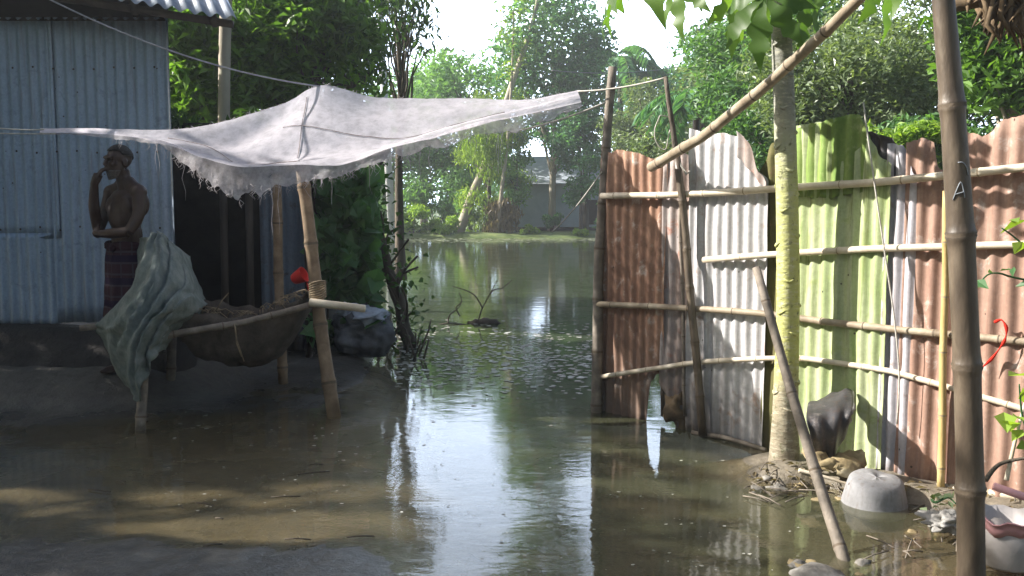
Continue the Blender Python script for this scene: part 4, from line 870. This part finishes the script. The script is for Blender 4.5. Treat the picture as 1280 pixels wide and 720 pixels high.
def scatter_flakes(n, area, smin, smax):
    Vs, Fs = [], []
    k = 0
    while k < n:
        px, py = area()
        p = gp(px, py, .004)
        if gz(p.x, p.y) > -.004: k += 1; continue
        r = random.uniform(smin, smax)*(.3+.7*min(1, max(0, (p.y-5)/3))); m_ = random.randint(5, 7); o = len(Vs); rot = random.uniform(0, 6.3)
        for i in range(m_):
            a_ = rot+2*math.pi*i/m_; q = r*random.uniform(.6, 1.1); Vs.append((p.x+math.cos(a_)*q*1.4, p.y+math.sin(a_)*q, .003+random.uniform(0, .003)))
        Fs.append(tuple(range(o, o+m_))); k += 1
    return Vs, Fs
def area():
    u = random.random()
    if u < .85:
        return random.uniform(495, 745), random.triangular(395, 500, 440)
    if u < .93: return random.uniform(200, 500), random.uniform(450, 640)
    return random.uniform(500, 1000), random.uniform(500, 715)
Vs, Fs = scatter_flakes(1500, area, .006, .03); mb = MB(); mb.v = Vs; mb.f = Fs; mb.mi = [0]*len(Fs)
tag(mb.build('floating_debris', M['debris'], smooth=False), 'pale scum flakes and leaf bits floating on the pond', 'debris', kind='stuff')
Vs, Fs = scatter_flakes(900, lambda: (random.uniform(440, 780), random.triangular(297, 304, 298)), .03, .09); mb = MB(); mb.v = Vs; mb.f = Fs; mb.mi = [0]*len(Fs)
M['weed'] = simple('pond_weed', [(.3, (.2, .24, .14)), (.7, (.42, .45, .33))], 1, .8, world=True, bs=0)
tag(mb.build('pond_weed', M['weed'], smooth=False), 'pale floating weed along the far water edge', 'weed', kind='stuff')
b = MB()
for k in range(12):
    p = gp(random.uniform(120, 470), random.uniform(560, 700)); z = max(gz(p.x, p.y), 0)+.006; a_ = random.uniform(-.5, .5); L = random.uniform(.02, .09)
    d = Vector((math.cos(a_), math.sin(a_), 0))*L; b.tube([Vector((p.x, p.y, z))-d, Vector((p.x, p.y, z+.004)), Vector((p.x, p.y, z))+d], .0035, 5)
tag(b.build('twig_litter', M['bark']), 'thin twigs scattered over the wet mud in the foreground', 'twigs', kind='stuff')
# ------------------------------------------------------------------ vines and crooked stem beside the shed
vn = empty('climbing_vine', (-1.7, 8.9, .1), 'broad leaved climber covering the shed side behind the leaning post', 'vine')
C = []
for k in range(1500):
    px = random.uniform(386, 470); py = random.uniform(212, 425); yy = 8.7+.5*nz(px*.03, py*.03)+random.uniform(-.2, .35)
    if nz(px*.025, py*.022, 4) < -.28: continue
    C.append(at(px, py, yy))
leaf_obj('leaves', np.array(C), .2, M['lf_vine'], vn, aspect=.8, droop=.6, up=.4)
b = MB()
for k in range(12):
    x0 = random.uniform(392, 470); b.tube(catmull([at(x0, 450, 9.0), at(x0+random.uniform(-15, 15), 370, 9.0), at(x0+random.uniform(-25, 25), 290, 9.0), at(x0+random.uniform(-30, 30), 205, 9.0)], 14), .013, 5)
b.build('stems', M['bark'], vn)
ct = empty('crooked_bush', gp(512, 432), 'crooked dark stem wrapped in small vines leaning over the water', 'bush')
b = MB()
main = catmull([at(512, 436, 9.6), at(500, 385, 9.5), at(482, 325, 9.4), at(468, 270, 9.3), at(455, 225, 9.2), at(448, 180, 9.2)], 30); b.tube([p+Vector((.03*nz(i*.4, 1), 0, 0)) for i, p in enumerate(main)], [.075-.0015*i for i in range(31)], 9)
for k in range(26):
    i = random.randint(2, 29); p = main[i]; q = p+Vector((random.uniform(-.3, .25), random.uniform(-.3, .3), random.uniform(.05, .5))); b.tube(catmull([p, p.lerp(q, .5)+Vector((random.uniform(-.05, .05), 0, .05)), q], 6), .012, 5)
for k in range(16):
    p = gp(random.uniform(470, 530), random.uniform(425, 455)); q = p+Vector((random.uniform(-.25, .2), random.uniform(-.2, .2), random.uniform(.15, .5))); b.tube([p, p.lerp(q, .6)+Vector((.03, 0, .05)), q], [.012, .009, .004], 5)
b.build('stem', M['bark'], ct)
C = np.array([main[random.randint(0, 30)]+Vector((random.gauss(-.05, .16), random.gauss(0, .2), random.gauss(.05, .16))) for k in range(700)]); leaf_obj('leaves', C, .085, M['lf_dark'], ct, aspect=.6)
b = None
# ------------------------------------------------------------------ the man
def build_man():
    o_ = Vector((at(165, 470, 7.0).x, 7.0, gz(-3.0, 7.0)-.005))
    man = empty('person', o_, 'bare chested man in a dark checked sarong by the tin house, hand at mouth', 'person')
    S = 1.0; b = MB()
    def cap(pts, rad, seg=12): b.tube(catmull(pts, (len(pts)-1)*5), [interp(np.linspace(0, 1, len(rad)), rad, i/((len(pts)-1)*5)) for i in range((len(pts)-1)*5+1)], seg)
    def ell(c, r): b.ball(c, r, 18, 12)
    # local : facing -Y, x to the picture's right ; 1.72 m tall
    for s in (-1, 1):
        cap([(s*.095, .02, .9), (s*.105, .0, .52), (s*.10, .02, .5), (s*.10, .03, .3), (s*.10, .035, .08)], [.09, .062, .058, .055, .04])
        ell((s*.10, .03, .07), (.042, .055, .05)); ell((s*.11, -.06, .035), (.045, .11, .032)); ell((s*.115, -.14, .025), (.045, .05, .022))
    ell((0, 0, .92), (.165, .12, .13)); ell((0, .0, 1.06), (.145, .10, .15)); ell((0, -.005, 1.22), (.165, .112, .16)); ell((0, .01, 1.32), (.17, .10, .10))
    for s in (-1, 1):
        ell((s*.075, -.055, 1.28), (.085, .038, .08)); ell((s*.09, .07, 1.3), (.09, .05, .1)); ell((s*.18, .0, 1.385), (.062, .062, .06))
        cap([(s*.03, .01, 1.46), (s*.10, .01, 1.42), (s*.18, .0, 1.395)], [.055, .05, .05])
    cap([(0, .015, 1.40), (0, -.005, 1.48), (0, -.02, 1.55)], [.062, .056, .055])
    # head, tipped a little forward
    H = Vector((0, -.045, 1.615))
    ell(H+Vector((0, .012, .03)), (.076, .094, .088)); ell(H+Vector((0, -.025, -.035)), (.062, .068, .075)); ell(H+Vector((0, -.05, -.088)), (.036, .036, .03))
    ell(H+Vector((0, -.083, .028)), (.056, .022, .018)); cap([H+Vector((0, -.092, .015)), H+Vector((0, -.106, -.012)), H+Vector((0, -.112, -.03))], [.010, .013, .016], 8); ell(H+Vector((0, -.095, -.032)), (.022, .016, .012))
    ell(H+Vector((0, -.087, -.06)), (.027, .012, .008)); ell(H+Vector((0, -.084, -.072)), (.024, .012, .008))
    for s in (-1, 1):
        ell(H+Vector((s*.045, -.068, -.02)), (.024, .022, .02)); ell(H+Vector((s*.078, .01, -.012)), (.010, .02, .034))
    # arm raised to the mouth (picture left) and arm folded across to hold its elbow
    cap([(-.185, .0, 1.385), (-.195, -.05, 1.24), (-.165, -.13, 1.10)], [.055, .046, .04]); cap([(-.165, -.13, 1.10), (-.115, -.185, 1.28), (-.06, -.205, 1.45)], [.04, .04, .027])
    cap([(.185, .0, 1.385), (.215, -.03, 1.22), (.195, -.10, 1.09)], [.055, .046, .04]); cap([(.195, -.10, 1.09), (.07, -.165, 1.08), (-.06, -.175, 1.075)], [.04, .039, .027])
    def hand(wr, d, pn, side):
        d = Vector(d).normalized(); pn = Vector(pn).normalized(); sd = d.cross(pn).normalized(); wr = Vector(wr)
        cap([wr-d*.02, wr+d*.035, wr+d*.075], [.026, .034, .034], 10)
        for k, (off, L) in enumerate(((-.030, .062), (-.011, .075), (.010, .07), (.029, .056))):
            base = wr+d*.07+sd*off; cap([base-d*.02, base+d*L*.45+pn*.006, base+d*L*.8+pn*L*.35, base+d*L*.85+pn*L*.7], [.0105, .010, .009, .008], 8)
        base = wr+d*.02+sd*side*.03; cap([base, base+d*.03+sd*side*.022+pn*.012, base+d*.055+sd*side*.018+pn*.028], [.013, .0115, .009], 8)
    hand((-.06, -.205, 1.45), (.35, .25, .9), (.35, .9, -.2), 1); hand((-.06, -.175, 1.075), (-1, .15, .05), (.05, 1, .1), -1)
    o = b.build('body', M['skin'], None)
    md = o.modifiers.new('remesh', 'REMESH'); md.mode = 'VOXEL'; md.voxel_size = .0065; md.use_smooth_shade = True
    md = o.modifiers.new('smooth', 'SMOOTH'); md.factor = .4; md.iterations = 2
    parts = [o]
    b2 = MB(); P = []
    for i in range(28):          # hair cap
        a_ = 2*math.pi*i/28; row = []
        for j in range(9):
            lim = 1.05 if math.sin(a_) < -.25 else 1.75-.35*abs(math.cos(a_)); th = lim*j/8
            k = 1.06+.03*nz(a_*3, j*1.2); row.append(H+Vector((0, .012, .03))+Vector((math.sin(th)*math.cos(a_)*.078*k, math.sin(th)*math.sin(a_)*.096*k, math.cos(th)*.091*k)))
        P.append(row)
    b2.grid(P, 0, True); parts.append(b2.build('hair', M['hair'], None, solid=.005))
    b2 = MB(); P = []
    for i in range(25):          # short grey beard along the jaw
        a_ = math.pi*(1.02+.96*i/24); row = []
        for j in range(7):
            t = j/6; row.append(H+Vector((math.cos(a_)*(.064-.03*t)*1.08, -.022+math.sin(a_)*(.066-.022*t)*1.06-.008*t, -.066-.052*t-.02*t*abs(math.sin(a_)))))
        P.append(row)
    b2.grid(P); parts.append(b2.build('beard', M['beard'], None, solid=.006))
    b2 = MB()
    for s in (-1, 1):
        b2 = MB(); b2.ball(H+Vector((s*.031, -.086, .004)), (.012, .008, .006), 10, 6); parts.append(b2.build('eye', M['eye'], None))
    # sarong
    b2 = MB(); P = []; n = 120
    for i in range(n):
        a_ = 2*math.pi*i/n; row = []
        for j in range(25):
            t = j/24; z = lerp(.985, .36, t); rx = interp([0, .15, .5, 1], [.165, .185, .20, .215], t); ry = interp([0, .15, .5, 1], [.128, .145, .155, .17], t)
            f = 1+(.05*math.sin(a_*9+2.2*t+1.5*nz(t*3, a_))+.045*math.sin(a_*5+1+1.6*t)+.06*nz(math.cos(a_)*3, math.sin(a_)*3, t*3))*(.3+.9*t)
            row.append(Vector((math.cos(a_)*rx*f, math.sin(a_)*ry*f+.0, z+.012*math.sin(a_*2+1)*(1-t)+.02*math.sin(a_*2+4)*t)))
        P.append(row)
    b2.grid(P, 0, True)
    for k in range(5): b2.tube([Vector((math.cos(t)*.172, math.sin(t)*.135, .975+.01*k*.6+.008*math.sin(t*3+k))) for t in np.linspace(0, 6.28, 40)], .013, 6)
    b2.ball((.03, -.14, .97), (.04, .03, .03), 12, 8, 0, .5, 2)
    parts.append(b2.build('sarong', M['sarong'], None, solid=.004))
    for p in parts:
        p.parent = man
    man.rotation_euler = (0, 0, R(-36)); man.scale = (1, 1, 1)
    return man
def sarong_mat():
    m, nt, b = newmat('sarong_check'); co = N(nt, 'ShaderNodeTexCoord').outputs['Object']; sx = N(nt, 'ShaderNodeSeparateXYZ'); nt.links.new(co, sx.inputs[0])
    at2 = N(nt, 'ShaderNodeMath', operation='ARCTAN2'); nt.links.new(sx.outputs[1], at2.inputs[0]); nt.links.new(sx.outputs[0], at2.inputs[1])
    def lines(src, k, th):
        m1 = N(nt, 'ShaderNodeMath', operation='MULTIPLY'); m1.inputs[1].default_value = k; nt.links.new(src, m1.inputs[0])
        s = N(nt, 'ShaderNodeMath', operation='SINE'); nt.links.new(m1.outputs[0], s.inputs[0]); g = N(nt, 'ShaderNodeMath', operation='GREATER_THAN'); g.inputs[1].default_value = th; nt.links.new(s.outputs[0], g.inputs[0]); return g.outputs[0]
    c = mixc(nt, noise_node(nt, co, 6), (.030, .014, .020), (.055, .026, .036))
    c = mixc(nt, lines(sx.outputs[2], 75, .86), c, (.062, .05, .064)); c = mixc(nt, lines(at2.outputs[0], 13, .92), c, (.058, .047, .06))
    c = mixc(nt, lines(sx.outputs[2], 37, .6), c, (.02, .012, .03)) 
    nt.links.new(c, b.inputs['Base Color']); b.inputs['Roughness'].default_value = .9; b.inputs['Specular IOR Level'].default_value = .1; return m
M['sarong'] = sarong_mat()
build_man()
# ------------------------------------------------------------------ far house, poles
hy = 45.0; x0, x1 = at(636, 270, hy).x, at(752, 270, hy).x
fh = empty('far_house', ((x0+x1)/2, hy, .3), 'low pale blue house with tin roof beyond the pond', 'house')
zt = at(640, 228, hy).z; b = MB(); b.box(x0, x1, hy, hy+4, .1, zt); b.build('wall', M['housewall'], fh, smooth=False)
b = MB(); zr = at(640, 196, hy+2).z; b.grid([[Vector((x, hy-.7, zt-.1)), Vector((x, hy+2, zr)), Vector((x, hy+4.7, zt-.1))] for x in (x0-.5, x1+.6)]); b.build('roof', M['houseroof'], fh, smooth=False, solid=.05)
b = MB(); xx = at(726, 270, hy).x; b.box(xx, xx+.8, hy-.03, hy+.03, .5, 1.7); b.build('window', M['black'], fh, smooth=False)
b = MB(); b.box(x0-.2, x1+.2, hy-.6, hy-.004, .05, .38); b.build('step', M['mudwall'], fh, smooth=False)
def upole(px, ytop, ybot, Y, r, mat, label):
    a_, c_ = at(px[0], ybot, Y), at(px[1], ytop, Y); b = MB(); b.tube([a_-Vector((0, 0, .3)), c_], [r, r*.75], 12); t = empty('utility_pole', a_, label, 'pole'); b.build('shaft', M[mat], t)
    b = MB(); b.box(c_.x-.5, c_.x+.5, Y-r-.09, Y-r-.01, c_.z-.5, c_.z-.4); b.build('crossarm', M[mat], t)
upole((491, 472), -30, 300, 38.5, .17, 'pole', 'pale utility pole standing at the far water edge'); upole((889, 887), 22, 260, 32, .14, 'pole_dark', 'thin dark utility pole rising behind the white tin sheet')
# ------------------------------------------------------------------ trees
def px_tree(name, label, px, Y, py_c, H_px_top, rx_px, mat, nleaf, lsize, nclump=26, trunk=.15, z0=.2, clump=(.5, .9), rz=None, **kw):
    """crown centre row py_c and crown top row, at distance Y"""
    b_ = at(px, 280, Y); c = at(px, py_c, Y); t = at(px, H_px_top, Y); rzz = rz or abs(t.z-c.z); rx = rx_px*Y/FPX
    return tree(name, label, b_.x, Y, z0, t.z-z0, (0, 0, c.z-z0, rx, min(rx, 3.0), rzz), nclump, nleaf, lsize, M[mat], trunk, clump_r=clump, **kw)
# far bank, left to right
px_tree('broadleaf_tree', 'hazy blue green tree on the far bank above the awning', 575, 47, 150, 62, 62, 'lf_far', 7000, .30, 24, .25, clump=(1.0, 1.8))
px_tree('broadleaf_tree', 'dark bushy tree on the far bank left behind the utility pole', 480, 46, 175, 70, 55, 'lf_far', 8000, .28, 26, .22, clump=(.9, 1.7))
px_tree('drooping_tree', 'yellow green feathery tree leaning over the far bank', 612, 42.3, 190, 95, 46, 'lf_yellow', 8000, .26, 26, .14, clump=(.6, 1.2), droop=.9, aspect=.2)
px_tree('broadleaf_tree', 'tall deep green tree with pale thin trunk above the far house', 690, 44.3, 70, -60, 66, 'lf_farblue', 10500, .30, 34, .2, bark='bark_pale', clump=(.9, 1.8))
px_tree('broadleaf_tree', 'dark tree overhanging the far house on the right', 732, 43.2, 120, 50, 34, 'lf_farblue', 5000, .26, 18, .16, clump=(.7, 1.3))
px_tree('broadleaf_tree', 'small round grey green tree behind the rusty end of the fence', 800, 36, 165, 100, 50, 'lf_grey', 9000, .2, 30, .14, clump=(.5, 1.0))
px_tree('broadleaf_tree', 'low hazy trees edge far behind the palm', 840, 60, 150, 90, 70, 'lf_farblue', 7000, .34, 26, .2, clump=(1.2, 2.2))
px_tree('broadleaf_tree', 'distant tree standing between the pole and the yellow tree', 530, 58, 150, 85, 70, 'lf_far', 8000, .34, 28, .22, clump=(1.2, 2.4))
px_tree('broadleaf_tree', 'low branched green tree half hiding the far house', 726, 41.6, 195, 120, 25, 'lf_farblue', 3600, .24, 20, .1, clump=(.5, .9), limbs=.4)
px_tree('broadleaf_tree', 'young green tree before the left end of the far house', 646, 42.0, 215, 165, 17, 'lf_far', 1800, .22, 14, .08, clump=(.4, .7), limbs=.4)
# pale thin leaning trunks by the far bank
b = MB(); b.tube(catmull([at(572, 297, 41.5), at(588, 250, 41.5), at(612, 190, 41.6), at(640, 105, 41.8), at(668, 20, 42), at(680, -60, 42)], 24), [.24-.0075*i+.02*nz(i*.8, 3) for i in range(25)], 10)
lt = empty('leaning_tree', at(572, 297, 41.5), 'pale leaning trunk rising from the far bank past the awning tip', 'tree'); b.build('trunk', M['bark_pale'], lt)
C = clump_points([at(x, y, 42) for x, y in ((690, -80), (665, -100), (710, -100), (660, -140), (690, -160), (640, -165), (715, -140), (628, -200), (670, -200), (705, -195), (652, 10), (675, 30), (645, 40), (690, 60))], [1.5]*14, [420]*10+[140]*4, .3); leaf_obj('crown', C, .3, M['lf_far'], lt)
b = MB(); b.tube(catmull([at(622, 290, 41.0), at(628, 230, 41), at(634, 180, 41.2), at(640, 90, 41.5), at(642, 10, 41.5)], 16), [.10-.004*i for i in range(17)], 8)
st_ = empty('thin_tree', at(622, 290, 41), 'very thin pale upright stem beside the leaning trunk', 'tree'); b.build('trunk', M['bark_pale'], st_)
C = clump_points([at(x, y, 41.4) for x, y in ((640, 20), (632, 45), (650, 60), (636, 85), (645, -10))], [.8]*5, [70]*5, .3); leaf_obj('crown', C, .24, M['lf_yellow'], st_)
# dry hanging bush at the far bank
C = clump_points([at(x, y, 41.2) for x, y in ((618, 262), (630, 258), (626, 275), (634, 282), (640, 268), (616, 285))], [.55]*6, [260]*6, .3); t_ = empty('dry_bush', at(628, 292, 41.2), 'brown dry bush under the feathery tree at the water edge', 'bush'); leaf_obj('foliage', C, .3, M['lf_dry'], t_, droop=1.2, aspect=.15)
# bushes on the bank
def bush(px, py, Y, rpx, hpx, mat, n, ls, label, name='bush'):
    b0 = at(px, py, Y); r = rpx*Y/FPX; h = hpx*Y/FPX; t = empty(name, b0, label, 'bush'); cs = []; rd = []
    for k in range(12): cs.append(b0+Vector((random.uniform(-r, r)*.8, random.uniform(-r, r)*.5, random.uniform(.15, .85)*h))); rd.append(random.uniform(.25, .5)*min(r, h))
    C = clump_points(cs, rd, [n//12]*12, .3); leaf_obj('foliage', C, ls, M[mat], t, droop=-.5)
    b = MB()
    for c in cs[:8]: b.tube([b0+Vector((random.uniform(-.1, .1), 0, -.1)), (b0+c)*.5+Vector((0, 0, .05)), c], [.03, .02, .008], 5)
    b.build('stems', M['bark'], t)
bush(518, 294, 41, 32, 40, 'lf_bright', 2400, .19, 'bright yellow green bush at the water edge beside the utility pole')
bush(550, 296, 40.8, 22, 28, 'lf_bright', 1500, .19, 'smaller bright green bush left of the leaning trunk base')
bush(662, 296, 40.8, 14, 16, 'lf_bright', 800, .17, 'low bright green plant in front of the far house wall')
bush(722, 298, 40.8, 16, 12, 'lf_bright', 700, .17, 'low green plant near the corner post below the far house')
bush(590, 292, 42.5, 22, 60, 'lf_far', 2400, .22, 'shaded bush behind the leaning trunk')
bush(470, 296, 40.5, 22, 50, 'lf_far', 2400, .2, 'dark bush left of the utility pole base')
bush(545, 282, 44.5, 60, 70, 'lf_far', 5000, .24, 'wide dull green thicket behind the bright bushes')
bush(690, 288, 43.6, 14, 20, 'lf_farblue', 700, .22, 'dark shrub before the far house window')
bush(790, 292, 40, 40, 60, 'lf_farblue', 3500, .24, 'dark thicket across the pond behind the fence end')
# palm
def palm(px, py, Y, L, label):
    c = at(px, py, Y); t = empty('palm_tree', (c.x, c.y, .2), label, 'palm'); b = MB(); b.tube([(c.x, c.y, 0), (c.x+.1, c.y, c.z*.5), (c.x, c.y, c.z)], [.2, .16, .13], 9); b.build('trunk', M['bark'], t)
    Cs = []; Ds = []; rb = MB()
    for k in range(15):
        an = k*2.4; el = random.uniform(.1, 1.0); q = []
        for i in range(15):
            f = i/14; q.append(c+Vector((math.cos(an)*f*L*math.cos(el*.6), math.sin(an)*f*L*math.cos(el*.6), L*(math.sin(el)*f-.85*f*f))))
        rb.tube(q, [.03*(1-.9*i/14)+.003 for i in range(15)], 5)
        for i in range(2, 15):
            for s in (-1, 1):
                for z_ in range(3):
                    d = (q[i]-q[i-1]).normalized(); sd = d.cross(Vector((0, 0, 1))).normalized(); dd = sd*s*.8+d*.5+Vector((0, 0, -.45)); p = q[i].lerp(q[i-1], z_/3); ln = .42*L*.6; Cs.append(p+dd*ln*.45); Ds.append(dd)
    rb.build('frond_ribs', M['lf_yellow'], t); leaf_obj('fronds', np.array(Cs), .26*L, M['lf_farblue'], t, D=np.array(Ds), aspect=.09, up=1)
palm(775, 72, 50, 3.2, 'hazy palm seen in the sky gap left of the thin dark pole'); palm(812, 96, 52, 2.6, 'smaller hazy palm low beside the taller palm'); palm(876, 128, 24, 1.8, 'yellow green palm just above the white tin sheet')
# right of the pond, behind the fence
px_tree('small_leaved_tree', 'grey green fine leaved tree behind the mossy tin', 1060, 13, 110, 30, 120, 'lf_grey', 17000, .10, 60, .10, clump=(.3, .62), group=None)
px_tree('small_leaved_tree', 'tall dark tree with sky gaps behind the papaya crown', 985, 19, 60, -80, 110, 'lf_mango', 15000, .16, 50, .16, clump=(.5, .95))
px_tree('small_leaved_tree', 'shaggy tree behind the thick dark pillar', 1170, 14, 40, -80, 110, 'lf_grey', 13000, .12, 50, .13, clump=(.35, .75))
px_tree('broadleaf_tree', 'dark leafy tree with pale forked trunk above the fence end', 1262, 9.5, 30, -90, 75, 'lf_left', 7000, .14, 40, .09, bark='bark_pale', clump=(.28, .5))
px_tree('broadleaf_tree', 'dull green tree behind the slanting pole', 925, 27, 110, 40, 60, 'lf_grey', 9000, .18, 34, .15, clump=(.6, 1.1))
px_tree('broadleaf_tree', 'bluish far tree above the white tin sheet', 900, 40, 90, 40, 50, 'lf_farblue', 8000, .26, 30, .2, clump=(.9, 1.6))
bush(1110, 210, 10, 60, 55, 'lf_bright', 3000, .09, 'sunlit yellow green shrub peeping over the torn mossy tin')
bush(1210, 220, 10.5, 110, 90, 'lf_mango', 6000, .10, 'dark hedge behind the reddish tin')
bush(990, 230, 14, 120, 110, 'lf_mango', 7000, .12, 'shaded undergrowth behind the papaya trunk')
bush(860, 240, 24, 70, 80, 'lf_grey', 5000, .15, 'grey green undergrowth behind the crooked fence stick')
for k, (px, Y) in enumerate(((1420, 12), (1560, 15), (1500, 22), (1700, 20))):
    px_tree('broadleaf_tree', ('leafy tree past the fence end outside the right edge', 'second leafy tree past the fence end', 'tree standing behind those past the fence end', 'outermost tree right of the fence')[k], px, Y, 120, -40, 130, 'lf_mango', 5500, .16*Y/12, 36, .12, clump=(.04*Y, .075*Y))
# left, behind the house and shed
px_tree('broadleaf_tree', 'sunlit broad leaved tree just right of the tin house roof', 262, 12, 90, 10, 62, 'lf_left', 5600, .18, 44, .12, clump=(.3, .6))
px_tree('broadleaf_tree', 'dense dark tree behind the awning peak', 385, 13, 80, -60, 85, 'lf_left', 8500, .18, 50, .12, clump=(.35, .75))
px_tree('broadleaf_tree', 'tall bare trunked tree between house and awning', 318, 14.5, 20, -120, 100, 'lf_left', 6500, .19, 46, .10, clump=(.4, .8))
px_tree('broadleaf_tree', 'slender tree with hanging leaves against the sky', 440, 15, 25, -70, 45, 'lf_dark', 2200, .17, 40, .09, clump=(.3, .6), limbs=.9, droop=.8, aspect=.3)
px_tree('broadleaf_tree', 'thin sparse tree with leaning dark limb left of the sky gap', 500, 17, 20, -25, 48, 'lf_dark', 900, .17, 34, .10, clump=(.3, .6), limbs=.9, droop=.8, aspect=.3)
bush(300, 240, 10.2, 90, 95, 'lf_dark', 6500, .13, 'dark shrubs behind the lean-to roof'); bush(420, 235, 11.5, 70, 110, 'lf_dark', 6500, .13, 'dark shrubs behind the vine covered shed side')
b = MB(); b.tube(catmull([at(279, 240, 11.2), at(280, 140, 11.2), at(281, 60, 11.2), at(284, -40, 11.2)], 14), .07, 10); tt = empty('bare_trunk', (at(279, 240, 11.2).x, 11.2, .3), 'grey bare trunk rising behind the awning near the house', 'tree'); b.tube([(at(279, 240, 11.2).x, 11.2, .2), at(279, 240, 11.2)], .075, 10); b.build('trunk', M['bark_pale'], tt)
leaf_obj('crown', clump_points([at(x, y, 11.2) for x, y in ((284, -60), (260, -80), (310, -90), (290, -120))], [.5]*4, [250]*4, .3), .16, M['lf_left'], tt)
# far wood closing the horizon
C = []
for k in range(420):
    an = random.uniform(-1.25, 1.25); d = random.uniform(75, 100); C.append((math.sin(an)*d, math.cos(an)*d, random.uniform(.5, 5.2)))
tag(leaf_obj('far_wood', clump_points(C, [random.uniform(1.5, 2.6) for _ in C], [70]*len(C), .3), .6, M['lf_farblue']), 'distant wood closing the view behind the pond', 'wood', kind='stuff')
# trees left of the yard, outside the picture, whose shade falls over house and mud
GAPS = []  # crown leaves are cleared along sun rays to put flecks on chosen spots
for (px, py, r) in ((180, 652, .07), (215, 650, .12), (255, 655, .13), (295, 662, .17), (340, 664, .12), (240, 616, .09), (195, 618, .06), (300, 640, .06), (400, 655, .08), (440, 642, .1), (330, 622, .06), (455, 612, .09), (490, 603, .08), (380, 606, .06), (480, 655, .06), (765, 560, .10), (810, 565, .09), (850, 570, .11), (905, 580, .10), (780, 602, .08), (850, 612, .10), (930, 604, .08), (960, 640, .08), (1010, 668, .12), (1080, 700, .16), (1150, 690, .16), (1110, 662, .12), (1050, 640, .1), (20, 615, .08), (60, 640, .06)):
    GAPS.append((gp(px, py, 0), r))
for k, (x, y, top, r, n) in enumerate(((-10.0, 1.6, 7.3, 2.3, 5200), (-10.0, 5.0, 7.6, 2.1, 7500), (-9.0, 7.4, 5.2, 2.1, 7500), (-14.5, 7.2, 7.6, 2.0, 4200), (-7.0, -2.5, 7.0, 2.4, 6000), (5.5, -4, 6.5, 3.0, 7000))):  # the two behind the camera are added, unseen, to cut the sky light
    tree('shade_tree', ('spreading yard tree nearest the camera on the left', 'dense yard tree shading the mud from the left', 'low yard tree in front of the tin house on the left', 'outer yard tree far left', 'unseen tree added behind the camera on the left to dim sky light', 'unseen tree added behind the camera on the right to dim sky light')[k], x, y, .05, top, (0, 0, top*.58, r, r, top*.42), 44, n, .24, M['lf_left'], .2, clump_r=(.6, 1.1), group='trees shading the yard')

GAPS = None
# ------------------------------------------------------------------ haze
def haze(density):
    b = MB(); b.box(-118, 118, -58, 118, -2.2, 24); m = bpy.data.materials.new('haze_air'); m.use_nodes = True; nt = m.node_tree
    nt.nodes.remove(nt.nodes['Principled BSDF']); v = nt.nodes.new('ShaderNodeVolumePrincipled'); v.inputs['Color'].default_value = (.86, .91, .96, 1); v.inputs['Density'].default_value = density; v.inputs['Anisotropy'].default_value = .2
    nt.links.new(v.outputs[0], nt.nodes['Material Output'].inputs['Volume']); tag(b.build('haze', m, smooth=False), kind='stuff')
haze(.0018)
